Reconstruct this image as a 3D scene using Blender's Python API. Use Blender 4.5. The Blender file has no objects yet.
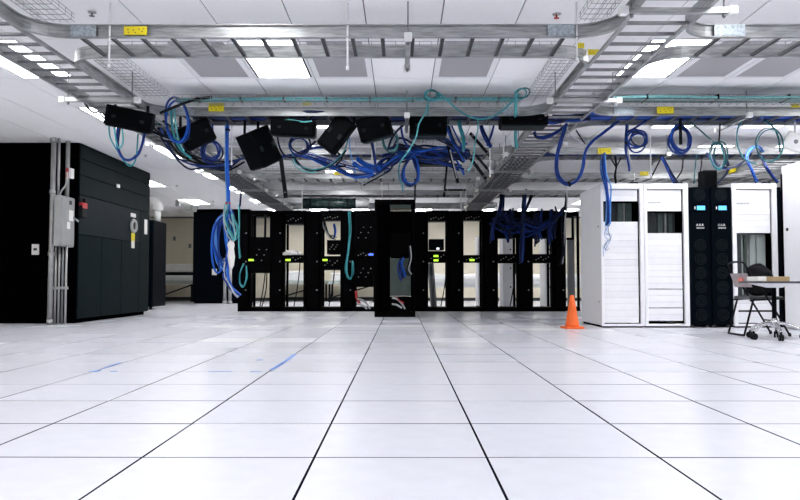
import bpy, bmesh, math, random
from mathutils import Vector, Matrix
random.seed(7)
S = bpy.context.scene
C = S.collection

# ------------------------------------------------------------ camera, world, exposure
CAM_H, FPX, PITCH, YAW = 0.6203, 723.94, 0.04412, 0.00211
cd = bpy.data.cameras.new('camera')
cam = bpy.data.objects.new('camera', cd)
C.objects.link(cam)
cam.location = (0, 0, CAM_H)
cam.rotation_euler = (math.pi / 2 + PITCH, 0, YAW)
cd.sensor_width = 36
cd.lens = FPX * 36 / 800
cd.clip_end = 200
S.camera = cam
w = bpy.data.worlds.new('world')
S.world = w
w.use_nodes = True
w.node_tree.nodes['Background'].inputs[0].default_value = (0.9, 0.93, 1, 1)
w.node_tree.nodes['Background'].inputs[1].default_value = 0.3
S.view_settings.view_transform = 'Standard'
S.view_settings.look = 'None'
S.view_settings.gamma = 1
S.view_settings.exposure = 0.0
LIGHT = 12.4          # brightness of the ceiling light diffusers


def at(px, py, Y):
    """World point seen at photo position (px, py) that stands at distance Y down the room."""
    x, y, z = (px - 400) / FPX, 1.0, (250 - py) / FPX
    c, s = math.cos(PITCH), math.sin(PITCH)
    y, z = y * c - z * s, y * s + z * c
    c, s = math.cos(YAW), math.sin(YAW)
    x, y = x * c - y * s, x * s + y * c
    k = Y / y
    return Vector((x * k, Y, CAM_H + z * k))


def rect(x0, y0, x1, y1, Y):
    a, b = at(x0, y1, Y), at(x1, y0, Y)
    return a.x, b.x, min(a.z, b.z), max(a.z, b.z)


# ------------------------------------------------------------ materials
MATS = {}


def mat(name, col, rough=0.5, metal=0.0, var=0.0, scale=6.0, bump=0.0, bscale=120.0, emit=None, es=1.0,
        trans=0.0, spec=0.5, stretch=None):
    m = bpy.data.materials.new(name)
    m.use_nodes = True
    nt = m.node_tree
    b = nt.nodes['Principled BSDF']
    b.inputs['Base Color'].default_value = (*col, 1)
    b.inputs['Roughness'].default_value = rough
    b.inputs['Metallic'].default_value = metal
    b.inputs['Specular IOR Level'].default_value = spec
    if trans:
        b.inputs['Transmission Weight'].default_value = trans
    if emit:
        b.inputs['Emission Color'].default_value = (*emit, 1)
        b.inputs['Emission Strength'].default_value = es
    if var or bump:
        tc = nt.nodes.new('ShaderNodeTexCoord')
        mp = nt.nodes.new('ShaderNodeMapping')
        nt.links.new(tc.outputs['Object'], mp.inputs[0])
        if stretch:
            mp.inputs['Scale'].default_value = stretch
    if var:
        n = nt.nodes.new('ShaderNodeTexNoise')
        n.inputs['Scale'].default_value = scale
        n.inputs['Detail'].default_value = 5
        nt.links.new(mp.outputs[0], n.inputs['Vector'])
        r = nt.nodes.new('ShaderNodeValToRGB')
        r.color_ramp.elements[0].position = 0.3
        r.color_ramp.elements[1].position = 0.7
        r.color_ramp.elements[0].color = (*[max(0, c * (1 - var)) for c in col], 1)
        r.color_ramp.elements[1].color = (*[min(1, c * (1 + var)) for c in col], 1)
        nt.links.new(n.outputs['Fac'], r.inputs[0])
        nt.links.new(r.outputs[0], b.inputs['Base Color'])
    if bump:
        n2 = nt.nodes.new('ShaderNodeTexNoise')
        n2.inputs['Scale'].default_value = bscale
        nt.links.new(mp.outputs[0], n2.inputs['Vector'])
        bp = nt.nodes.new('ShaderNodeBump')
        bp.inputs['Strength'].default_value = bump
        bp.inputs['Distance'].default_value = 0.002
        nt.links.new(n2.outputs['Fac'], bp.inputs['Height'])
        nt.links.new(bp.outputs[0], b.inputs['Normal'])
    MATS[name] = m
    return m


mat('tile_a', (0.73, 0.74, 0.795), 0.27, spec=0.4, var=0.03, scale=9, bump=0.02, bscale=60)
mat('tile_b', (0.705, 0.715, 0.775), 0.3, spec=0.4, var=0.03, scale=9, bump=0.02, bscale=60)
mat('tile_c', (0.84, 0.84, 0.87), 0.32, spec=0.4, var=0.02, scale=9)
mat('joint', (0.010, 0.010, 0.018), 0.9, spec=0.0)
mat('ceil_tile', (0.955, 0.95, 0.96), 0.9, var=0.02, scale=30, bump=0.15, bscale=200, spec=0.2)
mat('ceil_grid', (0.15, 0.15, 0.165), 0.8, spec=0.1)
mat('frame_white', (0.85, 0.85, 0.87), 0.5)
mat('diffuser', (0.9, 0.9, 0.9), 0.5, emit=(0.985, 0.985, 1.0), es=LIGHT)
mat('slot_black', (0.01, 0.01, 0.012), 0.6)
mat('vent_grey', (0.40, 0.39, 0.405), 0.6, var=0.12, scale=160, spec=0.2)
mat('wall_cream', (0.80, 0.74, 0.60), 0.85, var=0.03, scale=3, bump=0.1, bscale=90, spec=0.2)
mat('wall_white', (0.78, 0.78, 0.79), 0.85, var=0.02, scale=3, spec=0.2)
mat('baseboard', (0.03, 0.03, 0.032), 0.6)
mat('galv', (0.37, 0.38, 0.38), 0.42, metal=0.7, var=0.3, scale=7, stretch=(1, 1, 8))
mat('galv_rung', (0.19, 0.19, 0.20), 0.5, metal=0.6, var=0.15, scale=12)
mat('rung_underside', (0.045, 0.047, 0.05), 0.6, metal=0.2, spec=0.2)
mat('galv_plate', (0.42, 0.47, 0.51), 0.5, metal=0.6, var=0.3, scale=45)
mat('galv_dark', (0.20, 0.21, 0.215), 0.45, metal=0.6, var=0.2, scale=20)
mat('wire', (0.36, 0.37, 0.37), 0.4, metal=0.7)
mat('white_plastic', (0.82, 0.82, 0.81), 0.4)
mat('yellow', (0.80, 0.66, 0.01), 0.5, var=0.06, scale=60)
mat('ink', (0.02, 0.02, 0.02), 0.6)
mat('black_metal', (0.0014, 0.0014, 0.0018), 0.5, spec=0.02)
mat('black_flat', (0.0009, 0.0009, 0.0014), 0.6, spec=0.0)
mat('black_box', (0.0016, 0.002, 0.003), 0.5, spec=0.04)
mat('box_face', (0.008, 0.013, 0.015), 0.45, spec=0.1)
mat('crac_panel', (0.006, 0.0115, 0.0135), 0.55, spec=0.03, var=0.12, scale=5, bump=0.1, bscale=300)
mat('crac_panel_b', (0.011, 0.0165, 0.021), 0.55, spec=0.05, var=0.1, scale=5, bump=0.1, bscale=300)
mat('navy_panel', (0.0006, 0.0022, 0.0048), 0.5, spec=0.03)
mat('grey_box', (0.36, 0.37, 0.37), 0.45, metal=0.2, var=0.06, scale=8)
mat('conduit', (0.42, 0.42, 0.42), 0.4, metal=0.6, var=0.1, scale=10)
mat('red', (0.45, 0.02, 0.025), 0.4)
mat('orange', (0.95, 0.15, 0.014), 0.45, var=0.05, scale=12)
mat('rack_white', (0.91, 0.91, 0.93), 0.42, var=0.015, scale=4)
mat('panel_white', (0.87, 0.87, 0.905), 0.45, var=0.02, scale=12)
mat('panel_white_b', (0.91, 0.91, 0.93), 0.42, var=0.02, scale=12)
mat('text_grey', (0.28, 0.28, 0.31), 0.6)
mat('rack_inside', (0.012, 0.02, 0.024), 0.5, var=0.4, scale=25)
mat('equip_green', (0.05, 0.085, 0.08), 0.5, var=0.4, scale=40)
mat('equip_grey', (0.25, 0.26, 0.25), 0.5, var=0.2, scale=25)
mat('glass_grey', (0.06, 0.08, 0.07), 0.25, spec=0.2, var=0.1, scale=8)
mat('blue', (0.003, 0.032, 0.22), 0.4, spec=0.25, var=0.25, scale=30)
mat('blue_bright', (0.008, 0.095, 0.50), 0.4, spec=0.25, var=0.2, scale=30)
mat('blue_light', (0.10, 0.32, 0.72), 0.4, var=0.2, scale=30)
mat('navy', (0.002, 0.009, 0.055), 0.45, spec=0.25, var=0.3, scale=30)
mat('teal', (0.02, 0.26, 0.30), 0.4, var=0.25, scale=30)
mat('teal_light', (0.10, 0.45, 0.48), 0.4, var=0.2, scale=30)
mat('teal_mute', (0.14, 0.34, 0.35), 0.45, var=0.2, scale=30)
mat('teal_dark', (0.02, 0.11, 0.12), 0.4, spec=0.25, var=0.25, scale=30)
mat('cable_black', (0.0025, 0.003, 0.005), 0.5, spec=0.15)
mat('cable_grey', (0.42, 0.43, 0.45), 0.4)
mat('led_green', (0.3, 0.6, 0.02), 0.4, emit=(0.45, 0.95, 0.05), es=1.6)
mat('led_blue', (0.05, 0.1, 0.7), 0.4, emit=(0.1, 0.2, 1.0), es=1.6)
mat('led_white', (0.8, 0.8, 0.8), 0.4, emit=(0.8, 0.9, 1.0), es=1.4)
mat('screen_cyan', (0.1, 0.4, 0.6), 0.3, emit=(0.10, 0.55, 0.95), es=1.0)
mat('chrome', (0.62, 0.62, 0.64), 0.2, metal=0.9)
mat('dark_top', (0.05, 0.05, 0.055), 0.4)
mat('cardboard', (0.42, 0.29, 0.15), 0.75, var=0.1, scale=15)
mat('paper', (0.82, 0.80, 0.77), 0.7)
mat('cloth_black', (0.006, 0.006, 0.008), 0.9, var=0.4, scale=20, bump=0.4, bscale=60, spec=0.2)
mat('chair_back', (0.36, 0.31, 0.31), 0.5, var=0.15, scale=14)
mat('chair_red', (0.8, 0.22, 0.18), 0.5)
mat('bench_white', (0.72, 0.73, 0.72), 0.5, var=0.05, scale=5)
mat('bench_green', (0.38, 0.43, 0.41), 0.5)
mat('tape_blue', (0.06, 0.2, 0.62), 0.5, var=0.3, scale=40)
mat('beige_disc', (0.62, 0.57, 0.48), 0.6)
mat('green_roll', (0.03, 0.06, 0.055), 0.25, var=0.5, scale=18)
mat('steel_grey', (0.22, 0.23, 0.24), 0.35, metal=0.5)


# ------------------------------------------------------------ mesh helpers
def NB():
    return bmesh.new()


def box(bm, x0, x1, y0, y1, z0, z1):
    v = [bm.verts.new(p) for p in ((x0, y0, z0), (x1, y0, z0), (x1, y1, z0), (x0, y1, z0),
                                   (x0, y0, z1), (x1, y0, z1), (x1, y1, z1), (x0, y1, z1))]
    for f in ((0, 3, 2, 1), (4, 5, 6, 7), (0, 1, 5, 4), (1, 2, 6, 5), (2, 3, 7, 6), (3, 0, 4, 7)):
        bm.faces.new([v[i] for i in f])
    return bm


def bevbox(bm, x0, x1, y0, y1, z0, z1, b=0.004, seg=1):
    t = NB()
    box(t, x0, x1, y0, y1, z0, z1)
    bmesh.ops.bevel(t, geom=t.edges[:], offset=b, segments=seg, affect='EDGES', profile=0.5)
    merge(bm, t)
    return bm


def merge(bm, t, M=None):
    if M is not None:
        t.transform(M)
    me = bpy.data.meshes.new('tmp')
    t.to_mesh(me)
    t.free()
    bm.from_mesh(me)
    bpy.data.meshes.remove(me)


def smooth_pts(pts, sub=5, closed=False):
    P = [Vector(p) for p in pts]
    n = len(P)
    if n < 3:
        return P
    out = []
    rng = range(n if closed else n - 1)
    for i in rng:
        if closed:
            a, b, c, d = P[(i - 1) % n], P[i], P[(i + 1) % n], P[(i + 2) % n]
        else:
            a, b, c, d = P[max(i - 1, 0)], P[i], P[i + 1], P[min(i + 2, n - 1)]
        for k in range(sub):
            t = k / sub
            out.append(0.5 * ((2 * b) + (c - a) * t + (2 * a - 5 * b + 4 * c - d) * t * t
                              + (3 * b - a - 3 * c + d) * t ** 3))
    if not closed:
        out.append(P[-1])
    return out


def tube(bm, pts, r, n=6, closed=False):
    P = [Vector(p) for p in pts]
    m = len(P)
    rings = []
    up = None
    for i in range(m):
        if closed:
            d = P[(i + 1) % m] - P[(i - 1) % m]
        else:
            d = P[min(i + 1, m - 1)] - P[max(i - 1, 0)]
        if d.length < 1e-9:
            d = Vector((0, 0, 1))
        d.normalize()
        if up is None:
            up = Vector((0, 0, 1)) if abs(d.z) < 0.9 else Vector((0, 1, 0))
        u = up - d * up.dot(d)
        if u.length < 1e-4:
            u = d.orthogonal()
        u.normalize()
        up = u
        v = d.cross(u)
        rr = r[i] if isinstance(r, (list, tuple)) else r
        rings.append([bm.verts.new(P[i] + (u * math.cos(2 * math.pi * k / n) + v * math.sin(2 * math.pi * k / n)) * rr)
                      for k in range(n)])
    for i in range(m if closed else m - 1):
        a, b = rings[i], rings[(i + 1) % m]
        for k in range(n):
            f = bm.faces.new((a[k], a[(k + 1) % n], b[(k + 1) % n], b[k]))
            f.smooth = True
    if not closed:
        bm.faces.new(rings[0][::-1])
        bm.faces.new(rings[-1])
    return bm


def cyl(bm, p0, p1, r, n=10):
    return tube(bm, [p0, p1], r, n)


def lathe(bm, prof, c=(0, 0, 0), n=20):
    c = Vector(c)
    rings = [[bm.verts.new(c + Vector((r * math.cos(2 * math.pi * k / n), r * math.sin(2 * math.pi * k / n), z)))
              for k in range(n)] for r, z in prof]
    for a, b in zip(rings, rings[1:]):
        for k in range(n):
            f = bm.faces.new((a[k], a[(k + 1) % n], b[(k + 1) % n], b[k]))
            f.smooth = True
    bm.faces.new(rings[0][::-1])
    bm.faces.new(rings[-1])
    return bm


RAILP = [(0, 0), (.03, 0), (.03, .007), (.005, .007), (.005, .093), (.03, .093), (.03, .1), (0, .1)]


def rail(bm, pts, z, side):
    P = [Vector((p[0], p[1], 0)) for p in pts]
    rings = []
    for i, p in enumerate(P):
        d = (P[min(i + 1, len(P) - 1)] - P[max(i - 1, 0)]).normalized()
        nn = Vector((-d.y, d.x, 0)) * side
        rings.append([bm.verts.new(p + nn * a + Vector((0, 0, z + b))) for a, b in RAILP])
    m = len(RAILP)
    for a, b in zip(rings, rings[1:]):
        for k in range(m):
            bm.faces.new((a[k], a[(k + 1) % m], b[(k + 1) % m], b[k]))
    bm.faces.new(rings[0][::-1])
    bm.faces.new(rings[-1])
    bmesh.ops.recalc_face_normals(bm, faces=bm.faces[:])
    return bm


def rootloc(p):
    while p.parent:
        p = p.parent
    return p.location


def thing(name, label, cat, loc=(0, 0, 0), rz=0, group=None):
    o = bpy.data.objects.new(name, None)
    C.objects.link(o)
    o.location = loc
    o.rotation_euler = (0, 0, rz)
    o.empty_display_size = 0.1
    o['label'] = label
    o['category'] = cat
    if group:
        o['group'] = group
    return o


def obj(name, bm, m, parent=None, label=None, cat=None, group=None, kind=None, local=False, keep=False):
    """One mesh object. Coordinates are world unless local=True; a top-level mesh gets its origin at its base."""
    if parent is not None and not local:
        bm.transform(Matrix.Translation(-rootloc(parent)))
    loc = Vector((0, 0, 0))
    if parent is None and not keep:
        xs = [v.co for v in bm.verts]
        lo = Vector((min(v.x for v in xs), min(v.y for v in xs), min(v.z for v in xs)))
        hi = Vector((max(v.x for v in xs), max(v.y for v in xs), 0))
        loc = Vector(((lo.x + hi.x) / 2, (lo.y + hi.y) / 2, lo.z))
        bm.transform(Matrix.Translation(-loc))
    me = bpy.data.meshes.new(name)
    bm.to_mesh(me)
    bm.free()
    me.materials.append(MATS[m])
    o = bpy.data.objects.new(name, me)
    C.objects.link(o)
    o.location = loc
    if parent is not None:
        o.parent = parent
    if label:
        o['label'] = label
    if cat:
        o['category'] = cat
    if group:
        o['group'] = group
    if kind:
        o['kind'] = kind
    return o


def inst(name, me, parent, loc, rz=0, m=None):
    o = bpy.data.objects.new(name, me)
    C.objects.link(o)
    o.parent = parent
    o.location = Vector(loc) - rootloc(parent)
    o.rotation_euler = (0, 0, rz)
    return o


def mesh_of(bm, m):
    me = bpy.data.meshes.new('part')
    bm.to_mesh(me)
    bm.free()
    me.materials.append(MATS[m])
    return me


# ------------------------------------------------------------ room shell
T = 0.61
FX0, FY0 = 0.3014, 2.5915                 # floor grid phase
X0, X1 = FX0 - 14 * T, FX0 + 11 * T       # -8.24 .. 7.01
Y0, Y1 = FY0 - 14 * T, FY0 + 35 * T       # -5.95 .. 23.94
H = 2.7273
floor = obj('floor', box(NB(), X0 - .1, X1 + .1, Y0 - .1, Y1 + .1, -0.2, -0.012), 'joint', kind='structure',
            keep=True, label='raised floor of glossy white square tiles with dark joints')
G = 0.0045
tile_me = []
for mk in ('tile_a', 'tile_b', 'tile_c'):
    tb = NB()
    rings = [[tb.verts.new((a_ * h_, b_ * h_, z_)) for a_, b_ in ((-1, -1), (1, -1), (1, 1), (-1, 1))]
             for h_, z_ in ((T / 2 - G, 0), (T / 2 - .0015, -.0012), (T / 2 - .0015, -.012))]
    tb.faces.new(rings[0])
    for r0, r1 in zip(rings, rings[1:]):
        for k in range(4):
            f_ = tb.faces.new((r0[k], r1[k], r1[(k + 1) % 4], r0[(k + 1) % 4]))
            f_.material_index = 1
    me = mesh_of(tb, mk)
    me.materials.append(MATS['joint'])
    tile_me.append(me)
cells = []
for i in range(-14, 11):
    for j in range(-14, 35):
        cx, cy = FX0 + (i + .5) * T, FY0 + (j + .5) * T
        cells.append((i, j, cx, cy))
vis = sorted([c for c in cells if c[3] > 1.9 and abs(c[2]) < 0.57 * c[3] + 0.35], key=lambda c: c[3])[:300]
vset = {(c[0], c[1]) for c in vis}
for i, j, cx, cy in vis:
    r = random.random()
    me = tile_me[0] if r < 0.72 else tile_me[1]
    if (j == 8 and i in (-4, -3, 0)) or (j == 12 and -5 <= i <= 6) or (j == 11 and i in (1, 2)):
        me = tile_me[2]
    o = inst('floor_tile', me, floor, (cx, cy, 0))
    o.rotation_euler = (random.gauss(0, 0.0009), random.gauss(0, 0.0009), 0)
fb = NB()
for i, j, cx, cy in cells:
    if (i, j) not in vset:
        vs = [fb.verts.new((cx + a * (T / 2 - G), cy + b * (T / 2 - G), 0)) for a, b in ((-1, -1), (1, -1), (1, 1), (-1, 1))]
        fb.faces.new(vs)
obj('floor_tile_field', fb, 'tile_a', floor, kind='stuff')

ceiling = obj('ceiling', box(NB(), X0 - .1, X1 + .1, Y0 - .1, Y1 + .1, H + 0.010, H + 0.15), 'ceil_grid',
              kind='structure', keep=True, label='suspended ceiling of white oblong tiles in a thin grid')
CX0, CY0, TW, TL = -2.119, 7.41, 0.61, 1.22
cb = NB()
bevbox(cb, -TW / 2 + .005, TW / 2 - .005, -TL / 2 + .006, TL / 2 - .006, 0, 0.012, 0.0012)
ctile = mesh_of(cb, 'ceil_tile')
LCOL = {-3: 0, 1: 0, 7: 0, 11: 0}
lights, vents = [], []
DARK = {(11, 5), (7, 1), (7, 3), (7, 5), (7, 7), (7, 9), (1, 7)}
for k in (-3, 1, 7, 11):  # far right panels behind the second and third trays serve as added fill
    for r in range(-11, 13, 2):
        if (k, r) not in DARK:
            lights.append((k, r))
lights += [(-6, 6), (-6, 9), (4, 11), (-1, 11), (9, 11), (9, 1), (13, 1), (13, 3), (13, -1), (-9, 3), (-9, -1), (-9, -5)]  # panels at right and far back are added fill, to brighten those sides
vents = [(0, -1), (2, -1), (4, -1), (8, -1), (9, -1)]
cc = []
for k in range(-10, 15):
    for r in range(-10, 14):
        cx, cy = CX0 + (k + .5) * TW, CY0 + (r + .5) * TL
        if cy - TL / 2 < Y0 - 0.2 or cy + TL / 2 > Y1 + 0.3:
            continue
        if (k, r) in lights or (k, r) in vents:
            continue
        cc.append((k, r, cx, cy))
cvis = sorted([c for c in cc if c[3] > 4.9 and abs(c[2]) < .58 * c[3] + .7], key=lambda c: c[3])[:300]
cset = {(c[0], c[1]) for c in cvis}
for k, r, cx, cy in cvis:
    inst('ceiling_tile', ctile, ceiling, (cx, cy, H))
fb = NB()
for k, r, cx, cy in cc:
    if (k, r) not in cset:
        box(fb, cx - TW / 2 + .005, cx + TW / 2 - .005, cy - TL / 2 + .004, cy + TL / 2 - .004, H, H + .012)
obj('ceiling_tile_field', fb, 'ceil_tile', ceiling, kind='stuff')

obj('wall_back', box(NB(), X0 - .1, X1 + .1, Y1, Y1 + .1, 0, H), 'wall_cream', kind='structure', keep=True,
    label='cream painted back wall of the server room')
obj('wall_left', box(NB(), X0 - .1, X0, Y0, Y1, 0, H), 'wall_cream', kind='structure', keep=True,
    label='cream painted left wall of the server room')
obj('wall_right', box(NB(), X1, X1 + .1, Y0, Y1, 0, H), 'wall_white', kind='structure', keep=True,
    label='white painted right wall of the server room')
obj('wall_front', box(NB(), X0 - .1, X1 + .1, Y0 - .1, Y0, 0, H), 'wall_white', kind='structure', keep=True,
    label='white painted wall behind the viewpoint')
obj('baseboard_back', box(NB(), X0, X1, Y1 - .012, Y1, 0, .1), 'baseboard', kind='structure', keep=True,
    label='black skirting strip along the back wall')

# lights and vents in the ceiling
a, b = TW / 2 - .004, TL / 2 - .004
f = NB()
for (x0, x1, y0, y1) in ((-a, a, -b, -b + .03), (-a, a, b - .03, b), (-a, -a + .018, -b + .03, b - .03), (a - .018, a, -b + .03, b - .03)):
    box(f, x0, x1, y0, y1, -.004, .008)
lf_me = mesh_of(f, 'frame_white')
ls_me = mesh_of(box(NB(), -.013, .013, -b + .03, b - .03, .002, .008), 'slot_black')
ld_me = mesh_of(box(NB(), -a + .044, a - .044, -b + .03, b - .03, -.001, .006), 'diffuser')
LLAB = {(1, -1): 'bright ceiling light panel between two grey vents above the nearest tray',
        (-3, -1): 'bright ceiling light panel above the left tray at the frame edge',
        (7, -1): 'bright ceiling light panel just right of the right lengthwise tray',
        (-3, 3): 'ceiling light panel above the black air conditioning unit beside the left tray',
        (-3, 5): 'ceiling light panel showing as a bright strip beside the far left tray',
        (-6, 6): 'ceiling light panel just past the top of the black air conditioning unit',
        (-6, 9): 'ceiling light panel behind the hanging grey speaker at far left',
        (-3, 1): 'ceiling light panel above the leftmost hanging black enclosure'}
for k, r in lights:
    cx, cy = CX0 + (k + .5) * TW, CY0 + (r + .5) * TL
    if cy + TL / 2 > Y1 or cy - TL / 2 < Y0:
        continue
    lab = LLAB.get((k, r))
    grp = 'recessed ceiling lights'
    if lab is None and cy > 5:
        col = {-3: 'left lengthwise tray', 1: 'tray square left of centre', 7: 'right lengthwise tray', 11: 'trays at far right', 4: 'middle racks (added fill light)', -1: 'left half of the rack row (added fill light)', 9: 'white cabinets (added fill light)', 13: 'right wall side (unseen added fill light)', -9: 'left side aisle'}[k]
        n = sum(1 for y in (5.45, 7.97, 10.39, 12.82, 15.26, 17.70) if y < cy)
        row = 'before the nearest crosswise tray' if n == 0 else 'past the farthest tray' + (', nearer one' if cy < 19.5 else ', middle one' if cy < 22 else ', farther one') if n == 6 else 'just behind the %s crosswise tray' % ['nearest', 'second', 'third', 'fourth', 'fifth'][n - 1]
        lab = 'ceiling light above the %s, %s' % (col, row)
    if lab is None:
        lab = 'recessed white ceiling light panel mostly hidden above the trays' if cy > 5 else \
            'recessed white ceiling light panel outside the picture behind the viewpoint'
        grp = 'ceiling lights hidden above the trays' if cy > 5 else 'ceiling lights out of the picture'
    t = thing('ceiling_light', lab, 'light', (cx, cy, H), 0, grp)
    inst('frame', lf_me, t, (cx, cy, H))
    inst('diffuser', ld_me, t, (cx, cy, H))
    for sx in (-1, 1):
        inst('air_slot', ls_me, t, (cx + sx * (a - .031), cy, H))
f = NB()
for (x0, x1, y0, y1) in ((-a, a, -b, -b + .05), (-a, a, b - .05, b), (-a, -a + .055, -b + .05, b - .05), (a - .055, a, -b + .05, b - .05)):
    box(f, x0, x1, y0, y1, -.003, .008)
vf_me = mesh_of(f, 'frame_white')
vg_me = mesh_of(box(NB(), -a + .055, a - .055, -b + .05, b - .05, 0, .006), 'vent_grey')
vlab = ['grey ceiling vent left of the bright light panel', 'grey ceiling vent just right of the bright light panel',
        'grey ceiling vent right of centre, alone between white tiles', 'grey ceiling vent nearest the right lengthwise tray',
        'grey ceiling vent at the far right of the picture']
for (k, r), lab in zip(vents, vlab):
    cx, cy = CX0 + (k + .5) * TW, CY0 + (r + .5) * TL
    t = thing('ceiling_vent', lab, 'vent', (cx, cy, H), 0, 'ceiling vents')
    inst('frame', vf_me, t, (cx, cy, H))
    inst('grille', vg_me, t, (cx, cy, H))

# sprinklers and detectors
def at_ceiling(px, py):
    p = at(px, py, 1.0)
    k = (H - CAM_H) / (p.z - CAM_H)
    return Vector((p.x * k, k, H))


for px, py, kind, lab in ((92, 12, 's', 'small steel sprinkler head above the nearest tray at upper left'),
                          (556.5, 14, 'r', 'small red bulb sprinkler head on the ceiling at upper right'),
                          (130, 124, 'd', 'beige round smoke detector above the black air conditioning unit'),
                          (145.5, 155, 's', 'sprinkler head beside the top corner of the black air conditioning unit'),
                          (177, 185, 's', 'farther sprinkler head on the ceiling at left'),
                          (213, 201, 's', 'farthest sprinkler head on the ceiling at left')):
    p = at_ceiling(px, py)
    if kind == 'd':
        t = thing('smoke_detector', lab, 'detector', p)
        obj('base', lathe(NB(), [(.05, -.03), (.075, -.02), (.075, 0)], p), 'beige_disc', t)
        obj('sensor', lathe(NB(), [(.018, -.045), (.03, -.03)], p, 12), 'white_plastic', t)
    else:
        t = thing('sprinkler', lab, 'sprinkler', p, 0, 'ceiling sprinklers')
        obj('flange', lathe(NB(), [(.03, -.006), (.034, 0)], p, 14), 'conduit', t)
        obj('head', lathe(NB(), [(.022, -.034), (.02, -.03), (.006, -.028), (.006, -.006)], p, 10), 'red' if kind == 'r' else 'galv_dark', t)

# ------------------------------------------------------------ overhead ladder trays
ZB, TRW, PIT, RAD = 2.46, 0.457, 0.2286, 0.30
YF = [5.40, 7.97, 10.39, 12.82, 15.26, 17.70]
L1 = (-3.24, -2.79)
L2 = (1.60, 2.05)
L3 = (5.65, 6.1)
rx = NB()
bevbox(rx, -.016, .016, .001, TRW - .001, 0.004, .026, .004)
rung_t = mesh_of(rx, 'galv_rung')
rung_t.materials.append(MATS['rung_underside'])
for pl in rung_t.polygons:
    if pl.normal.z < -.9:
        pl.material_index = 1  # bottom faces only coloured darker, no slot is cut
rx = NB()
bevbox(rx, .001, .449, -.016, .016, 0.004, .026, .004)
rung_l = mesh_of(rx, 'galv_rung')


def arc(cx, cy, a0, a1, n=8, r=RAD):
    return [(cx + r * math.cos(math.radians(a0 + (a1 - a0) * k / n)), cy + r * math.sin(math.radians(a0 + (a1 - a0) * k / n))) for k in range(n + 1)]


def plate(parent, x0, x1, y, z0=ZB + .008, z1=ZB + .092):
    bm = NB()
    box(bm, x0, x1, y - .036, y - .031, z0, z1)
    n = 4
    for i in range(n):
        for zz in (z0 + .018, z1 - .018):
            xx = x0 + (x1 - x0) * (i + .5) / n
            cyl(bm, (xx, y - .036, zz), (xx, y - .042, zz), .006, 6)
    obj('splice_plate', bm, 'galv_plate', parent)


def ylabel(parent, px0, py0, px1, py1, Y):
    x0, x1, z0, z1 = rect(px0, py0, px1, py1, Y)
    o = obj('yellow_sticker', box(NB(), x0, x1, Y - .004, Y, z0, z1), 'yellow', parent, label='yellow warning sticker')
    bm = NB()
    w_, h_ = x1 - x0, z1 - z0
    for u, v in ((.18, .62), (.2, .3), (.42, .55), (.5, .25), (.66, .66), (.8, .4), (.86, .7)):
        box(bm, x0 + w_ * (u - .03), x0 + w_ * (u + .03), Y - .0055, Y - .004, z0 + h_ * (v - .05), z0 + h_ * (v + .05))
    obj('sticker_print', bm, 'ink', o)


def tray_x(x0, x1, yf, lab):
    t = thing('ladder_tray', lab, 'cable tray', ((x0 + x1) / 2, yf + TRW / 2, ZB), 0, 'crosswise ladder trays')
    obj('rail', rail(NB(), [(x0, yf), (x1, yf)], ZB, -1), 'galv', t)
    obj('rail', rail(NB(), [(x0, yf + TRW), (x1, yf + TRW)], ZB, 1), 'galv', t)
    n = int((x1 - x0 - .1) / PIT)
    for i in range(n + 1):
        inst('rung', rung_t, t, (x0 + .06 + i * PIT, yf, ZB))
    return t


def tray_y(X, y0, y1, gaps_left, gaps_right, lab):
    t = thing('ladder_tray', lab, 'cable tray', ((X[0] + X[1]) / 2, (y0 + y1) / 2, ZB), 0, 'lengthwise ladder trays')
    for x, gaps, side in ((X[0], gaps_left, 1), (X[1], gaps_right, -1)):
        ys = y0
        for yf in gaps:
            obj('rail', rail(NB(), [(x, ys), (x, yf - RAD)], ZB, side), 'galv', t)
            ys = yf + TRW + RAD
            if side < 0:
                a1_ = arc(x + RAD, yf - RAD, 180, 90)
                a2_ = arc(x + RAD, yf + TRW + RAD, 270, 180)
            else:
                a1_ = arc(x - RAD, yf - RAD, 0, 90)
                a2_ = arc(x - RAD, yf + TRW + RAD, 270, 360)
            obj('corner_rail', rail(NB(), a1_, ZB, side), 'galv', t)
            obj('corner_rail', rail(NB(), a2_, ZB, side), 'galv', t)
            obj('cross_bar', box(NB(), x - .013, x + .013, yf - RAD, yf + TRW + RAD, ZB - .001, ZB + .022), 'galv', t)
        if y1 > ys:
            obj('rail', rail(NB(), [(x, ys), (x, y1)], ZB, side), 'galv', t)
    n = int((y1 - y0 - .1) / PIT)
    for i in range(n + 1):
        inst('rung', rung_l, t, (X[0], y0 + .06 + i * PIT, ZB))
    return t


YE = 19.5
tl1 = tray_y(L1, 3.0, YE, [], YF, 'galvanised ladder tray running away from the viewer at upper left')
tl2 = tray_y(L2, 3.0, YE, YF, YF, 'galvanised ladder tray running away from the viewer right of centre')
tl3 = tray_y(L3, YF[2] + TRW + .04, 22.0, [], [], 'galvanised ladder tray running away behind the right white racks')
ordw = ['nearest', 'second nearest', 'third', 'fourth', 'fifth', 'farthest']
TL, TR = [], []
for i, y in enumerate(YF):
    TL.append(tray_x(L1[1] + RAD, L2[0] - RAD, y, '%s crosswise galvanised ladder tray between the two lengthwise trays' % ordw[i]))
    if i < 5:
        TR.append(tray_x(L2[1] + RAD, X1 - .1, y, '%s crosswise galvanised ladder tray right of the right lengthwise tray' % ordw[i]))
plate(TL[0], -2.49, -2.30, YF[0])
plate(TL[0], 1.10, 1.30, YF[0])
plate(TR[0], 2.35, 2.58, YF[0])
plate(TL[1], 1.12, 1.30, YF[1])
plate(TR[1], 2.35, 2.57, YF[1])
plate(TL[1], -2.49, -2.3, YF[1])
y_ = YF[0] - .031
ylabel(TL[0], 124, 26.5, 147, 35, y_)
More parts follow.
